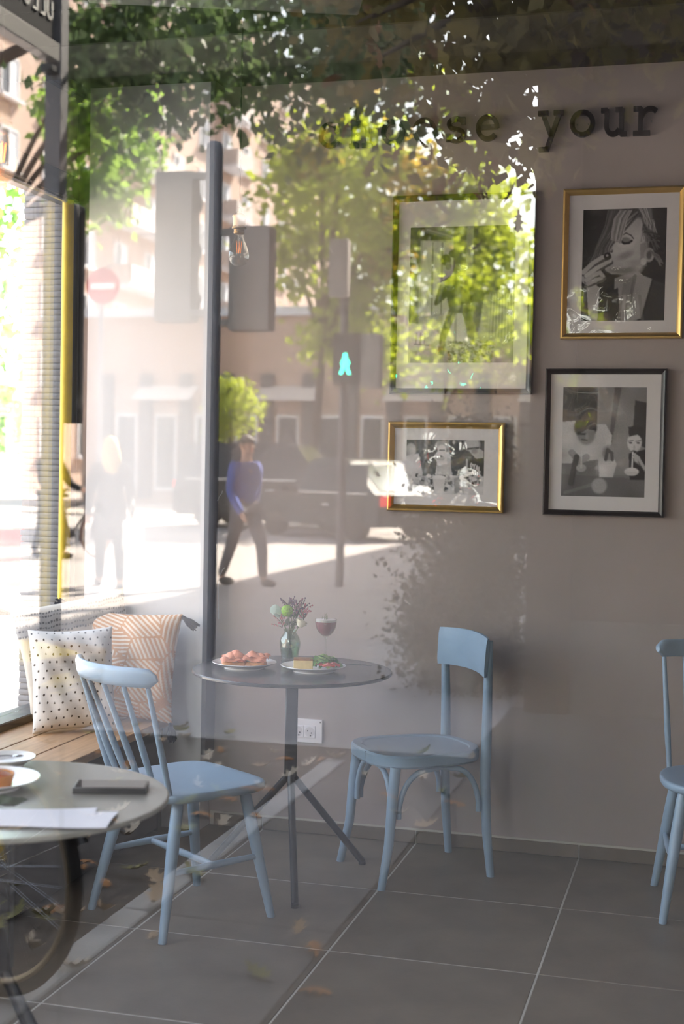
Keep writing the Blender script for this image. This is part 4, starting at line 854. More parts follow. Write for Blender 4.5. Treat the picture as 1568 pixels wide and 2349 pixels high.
cl = clusters(((-9.3, -21.5, 6.7), (.95, .9, 1.5)), 16, .3, .55, 9); limbs(t, (-11.3, -21.4, 0), (-11.2, -21.4, 5.0), .11, [c[:3] for c in cl[:7]]); foliage('foliage', cl, 2600, .17, M_fresh, t, 6, .8)
t = thing('garden_shrub', 'bright green rounded shrub mirrored behind the man in blue', 'shrub', street(535, 1000, 35).to_tuple()[:2]+(0,))
cl = clusters(((-.1, 0, 3.1), (.75, .6, .9)), 12, .3, .5, 10); MB().tube([(0, 0, 0), (-.05, 0, 1.4), (-.1, 0, 3.1)], [.07, .05, .03], 8).build('trunk', M_bark, t); foliage('foliage', cl, 1500, .16, M_back, t, 7)
# near oak: large browning leaves above the pavement
OAK = [(0, 0), (.10, .06), (.22, .05), (.30, .20), (.36, .10), (.46, .12), (.56, .27), (.62, .13), (.72, .13), (.82, .22), (.86, .09), (1, 0)]
def oakleaf(L, curl):
    V = [(x*L, 0, curl*L*(x-.5)**2*2) for x, _ in OAK] + [(x*L, y*L, curl*L*((x-.5)**2*2+abs(y)*1.5)) for x, y in OAK[1:-1]] + [(x*L, -y*L, curl*L*((x-.5)**2*2+abs(y)*1.2)) for x, y in OAK[1:-1]]
    n = len(OAK); F = []
    for i in range(n-1):
        u0 = n+i-1 if i >= 1 else 0; u1 = n+i if i < n-2 else n-1; F.append([i, i+1, u1] if u0 == 0 else ([i, i+1, u0] if u1 == n-1 else [i, i+1, u1, u0]))
        d0 = 2*n-2+i-1 if i >= 1 else 0; d1 = 2*n-2+i if i < n-2 else n-1; F.append([i+1, i, d1] if d0 == 0 else ([i+1, i, d0] if d1 == n-1 else [i+1, i, d0, d1]))
    return MB().add(V, F)
oak_me = [oakleaf(L, c).mesh('leaf', m, True, 180) for L, c, m in ((.12, .3, M_oak), (.10, -.35, M_oakb), (.13, .5, M_oak), (.11, .1, M_oak))]
t = thing('oak_tree', 'near oak trunk with big browning leaves mirrored at the top right', 'tree')
q = random.Random(12); tw = []
for k in range(34):
    x = q.uniform(-1.5, .5); y = q.uniform(-8.4, -6.6); z = 3.75 - .55*q.random() - (.55*q.random() if -1.55 < x < -.75 and q.random() < .7 else 0)
    tw.append((x, y, z))
tw += [tuple(street(px_, py_, 5.6+.8*q.random())) for px_, py_ in [(q.uniform(1040, 1235), q.uniform(120, 430)) for _ in range(11)]+[(q.uniform(820, 1568), q.uniform(-60, 110)) for _ in range(14)]]
limbs(t, (.35, -8.6, 0), (.30, -8.6, 4.0), .118, [p for p in tw[:14]], .008)
foliage('foliage', [(x, y, z+.25, .28) for x, y, z in tw]+clusters(((-.4, -8.6, 4.4), (2.4, 1.6, .45)), 24, .35, .6, 14), 5200, .10, M_oak, t, 8)
for k in range(280):
    x, y, z = q.choice(tw); o = link('leaf', q.choice(oak_me), t, (x+q.gauss(0, .16), y+q.gauss(0, .16), z+q.gauss(-.05, .13)))
    o.rotation_euler = (q.uniform(-1.2, 1.2), q.uniform(.2, 1.7), q.uniform(0, 6.28))
t = thing('screen_shrub', 'dark evergreen shrub added to darken the reflection beside the corner house', 'shrub', (-1.62, -10.7, 0))  # added to darken the reflected road and soften the house edge
MB().tube([(0, 0, 0), (.02, 0, .6), (0, .02, 1.2)], [.05, .04, .02], 8).build('trunk', M_bark, t)
foliage('foliage', clusters(((.10, 0, .75), (.30, .45, .95)), 34, .2, .34, 41), 24000, .045, mat('evergreen_leaf', '#2c3327', .6, vary=.3, vscale=4, trans=.15), t, 41)
# fallen leaves
fall_me = [oakleaf(L, c).mesh('fallen_leaf', m, True, 180) for L, c, m in ((.13, .45, mat('dry_tan_leaf', '#b59a7c', .7, vary=.25, vscale=9)), (.12, -.3, mat('dry_orange_leaf', '#a5703d', .7, vary=.3, vscale=9)), (.11, .6, mat('dry_pale_leaf', '#c9b9a4', .7, vary=.2, vscale=9)), (.13, .3, mat('dry_green_leaf', '#7f7a45', .7, vary=.3, vscale=9)))]
for k in range(150):
    x = q.uniform(-3.6, -1.72) if k % 6 else q.uniform(-1.9, -1.0); y = q.uniform(-8.5, -4.6); o = link('fallen_leaf', q.choice(fall_me), None, (x, y, .024+q.uniform(0, .012)))
    o.rotation_euler = (q.uniform(-.35, .35), q.uniform(-.3, .3), q.uniform(0, 6.28)); o.scale = (q.uniform(.7, 1.2),)*3
    kd = ('tan', 'orange-brown', 'pale', 'greenish')[fall_me.index(o.data)]; wh = 'on the pale pavement slabs' if x > -1.70 else ('in the near half of the dark bed' if y > -6.6 else 'in the far half of the dark bed')
    tag(o, 'dry %s oak leaf fallen %s' % (kd, wh), 'leaf', '%s oak leaves %s' % (kd, wh))

# ---------------------------------------------------------------- traffic poles and signs
M_pole = mat('galvanised_pole', '#a3a2a6', .45, .2, vary=.05); M_sig = mat('signal_housing', '#9a948f', .6)
pb = street(486, 700, 9.4)
t = thing('traffic_signal', 'thick grey pole with two signal housings seen from behind', 'signal', (pb.x, pb.y, 0))
MB().lathe([(.085, 0), (.085, .02), (.062, .03), (.062, 3.70), (.058, 3.74), (.04, 3.762), (0, 3.77)], 24).build('pole', M_pole, t)
for nm, dx, z0, z1, w_, sx in (('left', -.30, 2.47, 3.56, .29, -1), ('right', .285, 2.40, 3.15, .31, 1)):
    h = MB().box((dx, -.05, (z0+z1)/2), (w_, .17, z1-z0), .025, 2).build('signal_housing', M_sig, t)
    nl = 3 if sx < 0 else 2
    for k in range(nl):
        z = z0+(z1-z0)*(k+.5)/nl; MB().lathe([(.11, 0), (.115, .0), (.115, .13), (.11, .13)], 18, (dx, -.135, z), rotm('X', 90)).build('visor', M_blackframe, h); MB().lathe([(.1, 0), (.08, .02), (0, .03)], 16, (dx, -.135, z), rotm('X', 90)).build('lens', mat('dark_lens', '#2c2a2a', .2), h)
    for z in (z0+.06, z1-.04): MB().box((dx/2, 0, z), (abs(dx), .04, .05), .004).build('bracket', M_sig, t)
pb = street(787, 858, 16)
t = thing('pedestrian_signal', 'slim pole with a lit green walking figure', 'signal', (pb.x, pb.y, 0))
MB().lathe([(.07, 0), (.07, .02), (.05, .03), (.05, 4.1), (0, 4.14)], 18).build('pole', mat('dark_pole', '#6d686b', .5, .2), t)
MB().box((-.04, .12, 3.80), (.235, .16, .68), .02, 2).build('signal_housing', M_sig, t)
h = MB().box((.075, .10, 2.72), (.33, .14, .62), .02, 2).build('signal_housing', mat('dark_signal_housing', '#2b2929', .6), t)
MB().box((.36, .06, 2.70), (.25, .16, .64), .02, 2).build('signal_housing', M_sig, t)
M_green = mat('green_signal', '#20e0b0', .4, emit='#28f0c0', estr=42)
m = MB(); gx, gy, gz = .065, .178, 2.575
def flatfig(P): m.prism(P, lambda u, v: (gx-u, gy-.004, gz+v), lambda u, v: (gx-u, gy, gz+v))
flatfig([(.030*math.cos(a), .185+.030*math.sin(a)) for a in [2*PI*k/14 for k in range(14)]]); flatfig([(-.035, .155), (.035, .155), (.060, .085), (.040, .07), (.04, .05), (-.04, .05), (-.045, .07), (-.062, .09)])
flatfig([(-.04, .05), (.0, .05), (-.03, -.04), (-.075, -.04)]); flatfig([(.0, .05), (.04, .05), (.075, -.035), (.035, -.04)])
tag(m.build('walking_figure', M_green, h, smooth=False), 'glowing green walking figure')
pe = street(236, 656, 20); t = thing('no_entry_sign', 'round red no-entry sign with a white bar on its pole', 'sign', (pe.x, pe.y, 0))
MB().tube([(-.04, -.03, 0), (-.04, -.03, pe.z+.28)], .04, 12).build('pole', M_pole, t)
MX = rotm('X', -90); MB().lathe([(0, 0), (.285, 0), (.285, .012), (.27, .016), (0, .016)], 40, (0, -.006, pe.z), MX).build('disc', mat('sign_red', '#c4302c', .4), t)
MB().bx((-.20, .0095, pe.z-.045), (.20, .012, pe.z+.045), .001).build('bar', mat('sign_white', '#f2f2f2', .4), t)
# dark shop sign on a post
ps_ = street(128, 300, 10); t = thing('shop_sign', 'dark board sign with pale lettering and a metal light bar on a grey post', 'sign', (ps_.x, ps_.y, 0))
MB().box((0, 0, 3.4), (.135, .135, 6.8), .006).build('post', mat('grey_post', '#6a696c', .5, .3), t)
def edge(px, py):    # height of the board's edge line above the road
    return street(px, py, 10).z
zb, zt = edge(105, 106), edge(105, -75)
bd = MB().bx((-.03, .10, zb), (.03, 2.6, zt), .004).build('board', mat('charcoal_sign_board', '#1f1f22', .85, spec=.15), t)
MB().bx((.031, .12, zb+.02), (.034, .135, zt), 0).build('edge_line', M_mgrey, bd)
MB().bx((-.05, .09, zb-.16), (.07, 2.6, zb-.02), .006).build('light_bar', mat('satin_aluminium', '#a9a6a6', .35, .7), t)
MB().box((0, .04, zb-.22), (.1, .3, .06), .01).build('bracket', M_front, t)
MB().box((.155, .0, 2.60), (.15, .16, 1.72), .012).build('reflection_blocker', mat('blocker_grey', '#3d3d40', .6), t)  # added dark block, keeps the bright facade's reflection off the window frame
GS = {'U': [[(0, 1), (0, .25), (.25, 0), (.75, 0), (1, .25), (1, 1)]], 'L': [[(0, 1), (0, 0), (.8, 0)]], 'G': [[(.95, .8), (.7, 1), (.3, 1), (0, .7), (0, .3), (.3, 0), (.7, 0), (1, .25), (1, .5), (.6, .5)]], 'A': [[(0, 0), (.5, 1), (1, 0)], [(.2, .35), (.8, .35)]], 'H': [[(0, 0), (0, 1)], [(1, 0), (1, 1)], [(0, .5), (1, .5)]]}
m = MB()
for i, ch in enumerate('ULLGAH'):
    for P in GS[ch]:
        for poly in stroke_poly([(px*.078, py*.135) for px, py in P], .017): m.prism(poly, lambda u, v: (.031, .16+.122*i+u, zb+.15+v), lambda u, v: (.040, .16+.122*i+u, zb+.15+v))
tag(m.build('lettering', mat('pale_sign_letters', '#d9d7d2', .6), bd, smooth=False), 'pale raised lettering')

# ---------------------------------------------------------------- buildings
M_glassd = mat('dark_window_glass', '#3b4048', .12); M_wfr = mat('white_window_frame', '#e9e9ec', .5); M_curt = mat('pale_curtain', '#cfd3da', .7)
def window_part(parent, P, ux, w_, h_, nrm, deep=.18, frame=M_wfr, sill=True):
    P, ux, nrm = Vector(P), Vector(ux), Vector(nrm); R = Matrix((ux, nrm, Vector((0, 0, 1)))).transposed(); b = MB()
    for c, s_ in (((0, 0, h_/2), (w_+.1, .12, .1)), ((0, 0, -h_/2), (w_+.1, .12, .1)), ((w_/2, 0, 0), (.1, .12, h_)), ((-w_/2, 0, 0), (.1, .12, h_)), ((0, 0, 0), (.07, .1, h_))): b.box(P+R @ Vector(c), s_, 0, rot=R)
    f = b.build('window', frame, parent, smooth=False); MB().box(P-nrm*.02, (w_, .03, h_), rot=R).build('pane', M_glassd, f, smooth=False)
    MB().box(P+R @ Vector((-w_*.25, .005, 0)), (w_*.42, .03, h_*.96), rot=R).build('curtain', M_curt, f, smooth=False)
    if sill: MB().box(P+R @ Vector((0, .12, -h_/2-.1)), (w_+.5, .32, .12), rot=R).build('sill', M_wfr, f, smooth=False)
    return f
t = thing('apartment_block', 'tall rosy-beige apartment block with white windows and balconies along the far left', 'building', (-30, 0, 0))
MB().bx((-12, -110, 0), (0, -40, 30)).build('wall', mat('rosy_render', '#b79f90', .85, vary=.05, vscale=.4), t, smooth=False)
for fl in range(9):
    for k in range(13):
        y = -52-3.9*k; z = 2.6+3.1*fl
        if k in (4, 5, 8):
            b_ = MB().bx((0, y-1.5, z-1.45), (1.3, y+1.5, z-1.3)).build('balcony', M_curt, t, smooth=False); MB().bx((1.24, y-1.5, z-1.3), (1.3, y+1.5, z-.4)).bx((0, y+1.44, z-1.3), (1.3, y+1.5, z-.4)).build('parapet', mat('balcony_panel', '#c3bbb6', .8), b_, smooth=False)
        window_part(t, (.02, y, z), (0, 1, 0), 1.5, 1.7, (1, 0, 0), sill=k not in (4, 5, 8))
t = thing('shop_row', 'low pinkish row of shopfronts closing the mirrored street', 'building', (0, -47, 0))
MB().bx((-22, -9, 0), (-3.2, 0, 6.6)).build('wall', mat('pinkish_render', '#b2998a', .85, vary=.06, vscale=.6), t, smooth=False)
MB().bx((-22, -.1, 6.6), (-3.2, .3, 6.9)).build('cornice', M_curt, t, smooth=False)
for k in range(12):
    x = -21+1.5*k; MB().bx((x-.22, 0, .2), (x+.22, .18, 4.6)).build('pier', mat('slate_pier', '#57575a', .7), t, smooth=False)
    f = MB().bx((x+.35, 0, .5), (x+1.15, .06, 3.2)).build('window', M_wfr, t, smooth=False); MB().bx((x+.42, .05, .6), (x+1.08, .07, 3.1)).build('pane', M_glassd, f, smooth=False)
    if k % 3 == 1:
        MB().grid(lambda u, v: (x-.2+2.2*u, .05+1.0*v, 4.2-.55*v), 4, 3).build('awning', mat('cream_awning', '#d8cfc6', .8), t)
t = thing('shading_house', 'near dark corner house with a deep pilaster, added to darken the mirrored right', 'building', (0, -9.9, 0))  # guessed building, sized to shade the shop and the near street
MB().bx((-.98, -37, 0), (14, 0, 11.2)).build('wall', mat('umber_render', '#40342f', .85, vary=.08, vscale=1.2), t, smooth=False)
MB().bx((-1.06, -.5, 0), (-.80, .10, 11.2)).build('pilaster', mat('dark_umber_stone', '#33241f', .85, vary=.1, vscale=2), t, smooth=False)
MB().bx((-.80, 0, 0), (14, .06, .55)).build('plinth', mat('grey_plinth', '#55504c', .8), t, smooth=False)
for x in (.4, 2.6, 4.8, 7.0):
    for z in (1.9, 5.2, 8.4): window_part(t, (x, .02, z), (-1, 0, 0), 1.1, 1.7, (0, 1, 0), frame=mat('bronze_frame', '#4a3f38', .5), sill=False).children[1].data.materials[0] = mat('dark_curtain', '#3a3532', .8)

# ---------------------------------------------------------------- cars
def car(name, label, loc, rotz, col, L=4.4, W=1.8, H=1.9, van=True, glint=False):
    t = thing(name, label, 'car', loc, rotz); mb = mat('car_paint_'+col[1:], col, .35, .1, coat=.25); gl = mat('tinted_car_glass', '#20262b', .06)
    h0 = .28; hb = H*.56
    low = [(-L/2, h0+.1), (-L/2+.1, h0), (L/2-.15, h0), (L/2, h0+.12), (L/2, hb-.22), (L/2-.35, hb-.06), (L*.22, hb), (-L/2+.05, hb), (-L/2, hb-.2)]
    b = MB().prism(low, lambda u, v: (u, -W/2*(.97 if v > hb-.1 else 1), v), lambda u, v: (u, W/2*(.97 if v > hb-.1 else 1), v))
    if van: top = [(-L/2+.06, hb-.01), (L*.27, hb-.01), (L*.13, H-.06), (L*.05, H), (-L/2+.35, H), (-L/2+.16, H-.1)]
    else: top = [(-L/2+.12, hb-.01), (L*.22, hb-.01), (L*.04, H-.03), (-L*.02, H), (-L*.12, H), (-L*.22, H-.05)]
    tw_ = lambda v: W/2*(.97-.17*(v-hb)/(H-hb))
    b.prism(top, lambda u, v: (u, -tw_(v), v), lambda u, v: (u, tw_(v), v)); b.build('body', mb, t, ang=25)
    x0, x1 = top[0][0]+.22, top[1][0]-.42
    for sd in (-1, 1):
        for k in range(3 if van else 2):
            n = 3 if van else 2; a = x0+(x1-x0)*k/n+.04; c = x0+(x1-x0)*(k+1)/n-.04; zlo, zhi = hb+.05, H-.13
            q4 = [(a, zlo), (c, zlo), (c-(.12 if k == n-1 else 0), zhi), (a+(.10 if k == 0 else 0), zhi)]
            w_ = MB().prism(q4, lambda u, v: (u, sd*(tw_(v)+.004), v), lambda u, v: (u, sd*(tw_(v)-.01), v)).build('window', gl, t, smooth=False)
            MB().bx((a-.04, sd*(W/2*.97+.004), hb+.0), (c+.04, sd*(W/2*.97+.016), hb+.035)).build('chrome_strip', M_steel, w_)
            if k: MB().box((a+.12, sd*(W/2+.012), hb-.22), (.22, .03, .045), .01).build('door_handle', M_steel, t)
        for x in (-L*.32, L*.31):
            tr = MB().lathe([(.18, -.1), (.31, -.1), (.33, -.07), (.33, .07), (.31, .1), (.18, .1)], 28, (x, sd*(W/2-.09), .33), rotm('X', 90)).build('tyre', M_blackframe, t); MB().lathe([(0, -.07), (.06, -.085), (.2, -.08), (.2, .08), (.06, .085), (0, .07)], 20, (x, sd*(W/2-.09), .33), rotm('X', 90)).build('wheel_rim', M_steel, tr)
        MB().box((L*.2, sd*(W/2+.08), hb+.08), (.12, .2, .14), .03, 2).build('mirror', mb, t)
        MB().box((-L/2-.005, sd*(W/2-.17), hb-.12), (.05, .26, .2), .015).build('tail_light', mat('red_lamp', '#d0202a', .3, emit='#ff2a30', estr=5), t); MB().box((L/2-.02, sd*(W/2-.25), hb-.28), (.06, .34, .14), .02).build('headlight', M_steel, t)
    ru, rv = (top[-1], top[0]); MB().prism([(-.62, .12), (.62, .12), (.52, .86), (-.52, .86)], lambda u, v: (top[0][0]+(top[-1][0]-top[0][0])*v-.006, u, hb+(top[-1][1]-hb)*v), lambda u, v: (top[0][0]+(top[-1][0]-top[0][0])*v-.0, u, hb+(top[-1][1]-hb)*v)).build('rear_window', mat('glossy_rear_glass', '#8a9096', .12, .9) if glint else gl, t, smooth=False)
    MB().box((-L/2-.006, 0, hb-.42), (.012, .52, .11)).build('number_plate', M_wfr, t)
    MB().box((-L/2, 0, h0+.13), (.1, W*.96, .16), .03).build('bumper', M_blackframe if not glint else mb, t)
    return t
car('van', 'dark grey people carrier parked side-on behind the man in blue', (-9.75, -32.2, 0), 0, '#1b1c1f', 4.6, 1.85, 1.95)
car('hatchback', 'dark hatchback with red tail lights right of the slim signal pole', (-7.35, -29.0, 0), math.radians(-146), '#1f2226', 4.0, 1.75, 1.62, False, True)
car('parked_car', 'red car glimpsed through the side window', (-7.9, 9.4, 0), math.radians(30), '#8f1218', 4.2, 1.75, 1.5, False)

# ---------------------------------------------------------------- bicycles
def bicycle(name, label, loc, rotz, col, basket=None, tyre_col='#1c1b1a'):
    t = thing(name, label, 'bicycle', loc, rotz); mf = mat('cycle_paint_'+col[1:], col, .35, vary=.05); mt = mat('tyre_rubber_'+tyre_col[1:], tyre_col, .8); R = .335; WB = 1.04
    F_, B_ = Vector((0, 0, R)), Vector((-WB, 0, R)); BB = Vector((-.60, 0, .29)); ST = Vector((-.76, 0, .80)); HT, HB = Vector((-.20, 0, .88)), Vector((-.155, 0, .70))
    for c in (F_, B_):
        wh = MB().tube([c+Vector((math.cos(a)*(R-.016), 0, math.sin(a)*(R-.016))) for a in [2*PI*k/56 for k in range(56)]], .0165, 10, True).build('tyre', mt, t)
        MB().tube([c+Vector((math.cos(a)*(R-.040), 0, math.sin(a)*(R-.040))) for a in [2*PI*k/56 for k in range(56)]], .010, 8, True).build('wheel_rim', mat('tan_rim', '#b5a083', .4, .5), wh)
        sp = MB(); MB().tube([c+Vector((0, -.05, 0)), c+Vector((0, .05, 0))], .018, 12).build('hub', M_steel, wh)
        for k in range(32):
            a = 2*PI*k/32; b_ = a+(.9 if k % 2 else -.9); sp.tube([c+Vector((math.cos(b_)*.018, (.03 if k % 4 < 2 else -.03), math.sin(b_)*.018)), c+Vector((math.cos(a)*(R-.045), 0, math.sin(a)*(R-.045)))], .0011, 4)
        tag(sp.build('spokes', M_steel, wh), kind='stuff')
        fd = MB(); pts = [c+Vector((math.cos(a)*(R+.025), 0, math.sin(a)*(R+.025))) for a in [math.radians(d) for d in (range(20, 200, 8) if c is F_ else range(-10, 190, 8))]]
        fd.tube(pts, .022, 8, flat=.35).build('mudguard', M_blackframe, t)
    for s_ in (-1, 1): MB().tube([F_+Vector((0, s_*.055, 0)), Vector((-.05, s_*.05, .50)), Vector((-.135, s_*.045, .66)), Vector((-.15, s_*.02, .70))], [.009, .012, .015, .015], 8).build('fork_blade', mf, t)
    fr = MB().tube([HB, HT], .019, 10).tube([HB.lerp(HT, .2), BB], .017, 10).tube([HT.lerp(HB, .15), ST.lerp(BB, .15)], .015, 10).tube([ST, BB], .016, 10)
    for s_ in (-1, 1): fr.tube([BB+Vector((0, s_*.03, 0)), B_+Vector((0, s_*.06, 0))], .010, 8).tube([ST.lerp(BB, .2)+Vector((0, s_*.02, 0)), B_+Vector((0, s_*.06, 0))], .009, 8)
    fr.build('frame', mf, t)
    MB().tube([HT, Vector((-.225, 0, 1.0))], .014, 8).build('stem', M_steel, t); MB().tube([(-.42, -.30, 1.02), (-.30, -.27, 1.03), (-.225, -.1, 1.0), (-.225, .1, 1.0), (-.30, .27, 1.03), (-.42, .30, 1.02)], .012, 8).build('handlebar', M_steel, t)
    for s_ in (-1, 1): MB().tube([(-.33, s_*.278, 1.028), (-.45, s_*.307, 1.018)], .017, 10).build('grip', M_blackframe, t)
    MB().tube([ST, ST+Vector((-.03, 0, .12))], .013, 8).build('seat_post', M_steel, t); sdl = MB().grid(lambda u, v: (-.66-.27*u, (v-.5)*(.05+.17*u**1.5), .955-.055*(2*v-1)**2-.01*math.sin(PI*u)+.02*u), 12, 10); sdl.build('saddle', M_blackframe, t, ang=180)
    MB().lathe([(.0, -.004), (.085, -.004), (.09, 0), (.085, .004), (0, .004)], 28, BB+Vector((0, -.05, 0)), rotm('X', 90)).build('chainring', M_steel, t)
    for s_ in (-1, 1): MB().tube([BB+Vector((0, s_*.06, 0)), BB+Vector((s_*.12, s_*.07, -s_*.11))], .008, 8).build('crank', M_steel, t); MB().box(BB+Vector((s_*.12, s_*.12, -s_*.11)), (.09, .08, .025), .005).build('pedal', M_blackframe, t)
    MB().tube([(-.62, .04, .27), (-.70, .26, .0)], .008, 8).build('kickstand', M_dgrey, t)
    if basket:
        bk = MB(); zz = [.60, .83]
        for k in range(9):
            z = .735+.022*k; f = 1+.10*(k/8); bk.tube([(.07+.17*f*a, .20*f*b_, z) for a, b_ in superell(2, 2, 2, 28, 4)], .012, 6, True)
        for k in range(28):
            a, b_ = superell(2, 2, 2, 28, 4)[k]; bk.tube([(.07+.17*a, .20*b_, .728), (.07+.187*a, .22*b_, .915)], .006, 5)
        bk.box((.07, 0, .732), (.32, .38, .012), .004); bk.build('basket', mat('tan_wicker', '#a8824f', .7, vary=.2, vscale=30), t)
        MB().tube([(.02, 0, .735), (-.15, 0, .72)], .012, 8).build('basket_bracket', M_steel, t)
        MB().blob((.07, 0, .86), (.20, .225, .085), 16, 3, .08).build('bag', mat('yellow_cloth', '#f7cf36', .8, vary=.12, vscale=10, bump=.3, bscale=30), t)
    return t
bicycle('bicycle', 'yellow bicycle with a cloth-filled front basket parked at the bed', (-1.83, -4.93, .014), math.atan2(.30, .95), '#dcb62a', True)
# ---------------------------------------------------------------- people
def skin(name, J, E_, m, parent, lev=1):
    names = list(J); me = bpy.data.meshes.new(name); me.from_pydata([J[k][0] for k in names], [(names.index(a), names.index(b)) for a, b in E_], []); me.update()
    o = link(name, me, parent); md = o.modifiers.new('Skin', 'SKIN'); md.use_smooth_shade = True
    for i, k in enumerate(names):
        r = J[k][1]; me.skin_vertices[0].data[i].radius = r if isinstance(r, tuple) else (r, r); me.skin_vertices[0].data[i].use_root = (i == 0)
    sb = o.modifiers.new('Sub', 'SUBSURF'); sb.levels = sb.render_levels = lev; me.materials.append(m); return o
def person(label, loc, rotz, s, top, trouser, hair, longhair=False, stride=.28, arm=.2, coat=False, lean=0, hands=None):
    t = thing('person', label, 'person', loc, rotz); sk = mat('skin', '#c99a80', .55); v = lambda x, y, z: (x*s, y*s+lean*max(0, z-.9)*s, z*s)
    hip = .93; P = {'pelvis': (v(0, 0, hip), .125*s), 'waist': (v(0, .0, 1.08), (.14*s, .10*s)), 'chest': (v(0, .005, 1.30), (.165*s, .115*s)), 'neck0': (v(0, 0, 1.47), (.075*s, .07*s)), 'neck': (v(0, .012, 1.54), .056*s), 'head0': (v(0, .03, 1.62), (.072*s, .085*s)), 'head1': (v(0, .025, 1.70), (.078*s, .095*s)), 'head2': (v(0, .01, 1.765), (.05*s, .06*s))}
    E_ = [('pelvis', 'waist'), ('waist', 'chest'), ('chest', 'neck0'), ('neck0', 'neck'), ('neck', 'head0'), ('head0', 'head1'), ('head1', 'head2')]; clothes_top = {}; clothes_leg = {}; shoes = []
    for sx in (-1, 1):
        f = stride*sx; n = 'l' if sx < 0 else 'r'; a = -arm*sx
        hand = v(sx*.27, a*1.0+.06, .86) if hands is None else v(sx*hands[0], hands[1], hands[2]); elb = v(sx*.255, a*.35-.03, 1.10) if hands is None else v(sx*.25, hands[1]*.3, 1.12)
        L = {'hip'+n: (v(sx*.095, 0, .90), .098*s), 'knee'+n: (v(sx*.10, f*.62+.04, .49), .062*s), 'ank'+n: (v(sx*.10, f-.03+(.0 if f > 0 else -.03), .085), .042*s), 'toe'+n: (v(sx*.115, f+.14, .03), .034*s),
             'sh'+n: (v(sx*.185, 0, 1.42), .068*s), 'elb'+n: (elb, .046*s), 'wr'+n: (hand, .029*s)}
        P.update(L); E_ += [('pelvis', 'hip'+n), ('hip'+n, 'knee'+n), ('knee'+n, 'ank'+n), ('ank'+n, 'toe'+n), ('chest', 'sh'+n), ('sh'+n, 'elb'+n), ('elb'+n, 'wr'+n)]
        d = (Vector(hand)-Vector(elb)).normalized(); ap = Vector((0, 1, 0)); pm = Vector(hand)+d*.05*s; P['pm'+n] = (pm, (.032*s, .018*s)); E_.append(('wr'+n, 'pm'+n))
        for k in range(5):
            off = ap*(.026-.017*k)*s if k < 4 else ap*.035*s; base = pm+off*.8-d*(.0 if k < 4 else .03)*s; ln = (.065, .075, .07, .055, .05)[k]*s; cu = Vector((-sx, 0, 0))*.015*s
            P['f%d' % k+n] = (base+d*ln*.55+off*.3, .0095*s); P['g%d' % k+n] = (base+d*ln+off*.4+cu, .008*s); E_ += [('pm'+n, 'f%d' % k+n), ('f%d' % k+n, 'g%d' % k+n)]
        shoes.append((sx, f, n))
    skin('body', P, E_, sk, t, 1)
    fat = lambda k, d: (P[k][0], tuple(x+d for x in P[k][1]) if isinstance(P[k][1], tuple) else P[k][1]+d)
    tk = ['pelvis', 'waist', 'chest', 'neck0', 'shl', 'elbl', 'wrl', 'shr', 'elbr', 'wrr']; skin('coat' if coat else 'sweater', {k: fat(k, .016*s) for k in tk}, [e for e in E_ if e[0] in tk and e[1] in tk], mat('cloth_'+top[1:], top, .9, vary=.1, vscale=12), t, 2)
    lk = ['pelvis', 'hipl', 'kneel', 'ankl', 'hipr', 'kneer', 'ankr']; skin('trousers', {k: fat(k, .014*s) for k in lk}, [e for e in E_ if e[0] in lk and e[1] in lk], mat('cloth_'+trouser[1:], trouser, .9, vary=.1, vscale=12), t, 2)
    if coat: MB().lathe([(.0, 1.10*s), (.165*s, 1.10*s), (.19*s, .95*s), (.215*s, .75*s), (.235*s, .58*s), (.228*s, .58*s), (0, .62*s)], 24, sy=.72).build('coat_skirt', mat('cloth_'+top[1:], top, .9), t)
    for sx, f, n in shoes: MB().blob(v(sx*.11, f+.06, .045), (.05*s, .14*s, .05*s), 12).build('shoe', mat('dark_shoe', '#2a2626', .6), t)
    hm = mat('hair_'+hair[1:], hair, .6, vary=.2, vscale=30); hd = Vector(v(0, .02, 1.70)); hb_ = MB()
    hb_.grid(lambda u, w_: tuple(hd+Vector((.092*s*math.sin(PI*w_*.62)*math.cos(2*PI*u), .108*s*math.sin(PI*w_*.62)*math.sin(2*PI*u)-.014*s, .112*s*math.cos(PI*w_*.62)+(.05*s if math.sin(2*PI*u) > .45 and w_ > .6 else 0)))), 22, 10)
    if longhair: hb_.blob(hd+Vector((0, -.075*s, -.16*s)), (.11*s, .06*s, .24*s), 12, 2, .12)
    hb_.build('hair', hm, t, ang=180); fc = lambda x, y, z: Vector(v(x, y, z))
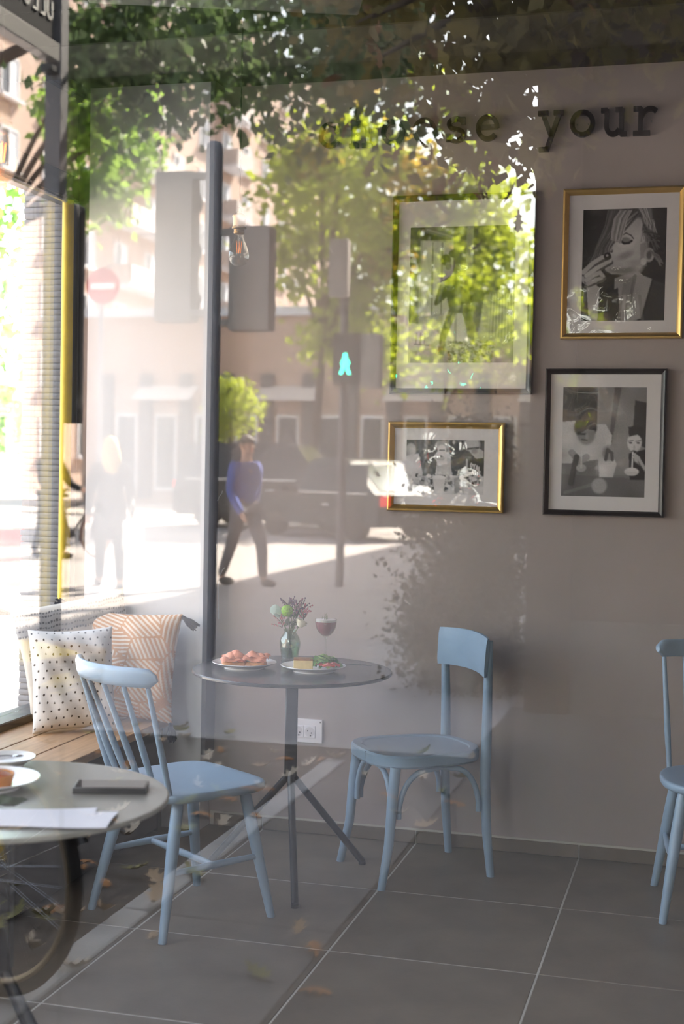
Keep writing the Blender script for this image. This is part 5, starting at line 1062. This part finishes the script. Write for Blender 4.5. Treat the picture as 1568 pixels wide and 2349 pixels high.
    for sx in (-1, 1):
        MB().blob(fc(sx*.033, .112, 1.685), (.013*s, .008*s, .008*s), 8).build('eye', mat('eye_dark', '#2b2320', .3), t); MB().blob(fc(sx*.085, .02, 1.67), (.012*s, .024*s, .034*s), 8).build('ear', sk, t)
    MB().blob(fc(0, .128, 1.655), (.014*s, .02*s, .026*s), 8).build('nose', sk, t); MB().blob(fc(0, .112, 1.612), (.026*s, .010*s, .008*s), 8).build('mouth', mat('lips', '#a3574d', .5), t)
    return t
person('man in a blue sweater and grey trousers walking beside the dark van', (-5.45, -17.35, -.012), math.radians(-60), 1.0, '#4a5fae', '#5a5a60', '#5d564f', stride=.26)
tw2 = person('woman with long blond hair in a dark coat', (-6.75, -16.35, -.012), math.radians(150), .97, '#3b3d48', '#2c2d35', '#d8b67a', True, .22, .12, True)
t = thing('tote_bag', 'pale tote bag hanging at the side of the woman with long blond hair', 'bag', (-6.36, -16.12, .62)); MB().box((0, 0, 0), (.12, .36, .34), .03, 2).build('bag_body', mat('canvas', '#d8d2c8', .9), t); MB().tube(arc_pts((0, -.1, .16), (0, 0, .62), (0, .1, .16), 10), .012, 6).build('strap', mat('canvas', '#d8d2c8', .9), t)
pc = street(172, 1290, 19.5); bicycle('bicycle', 'black bicycle with a red tyre pushed by the person in black', (pc.x+.55, pc.y+.45, -.012), math.radians(24), '#232326', None, '#7a2524')
person('person in black pushing a bicycle across the road', (pc.x-.05, pc.y+.75, -.012), math.radians(-64), 1.0, '#1f2022', '#26272b', '#2b211c', stride=.2, hands=(.27, .42, 1.03))
# hedge and shrubs outside the side window
t = thing('hedge', 'sunlit green hedge seen through the side window', 'hedge', (-9.5, 14, 0))
foliage('foliage', clusters(((0, 0, 3.0), (5.5, 1.2, 2.8)), 46, .5, 1.0, 31), 6500, .22, mat('hedge_leaf', '#5c8a34', .5, vary=.35, vscale=1.5, trans=.3), t, 31); MB().tube([(0, 0, 0), (0, 0, 2)], .09, 8).build('trunk', M_bark, t)
#@@END
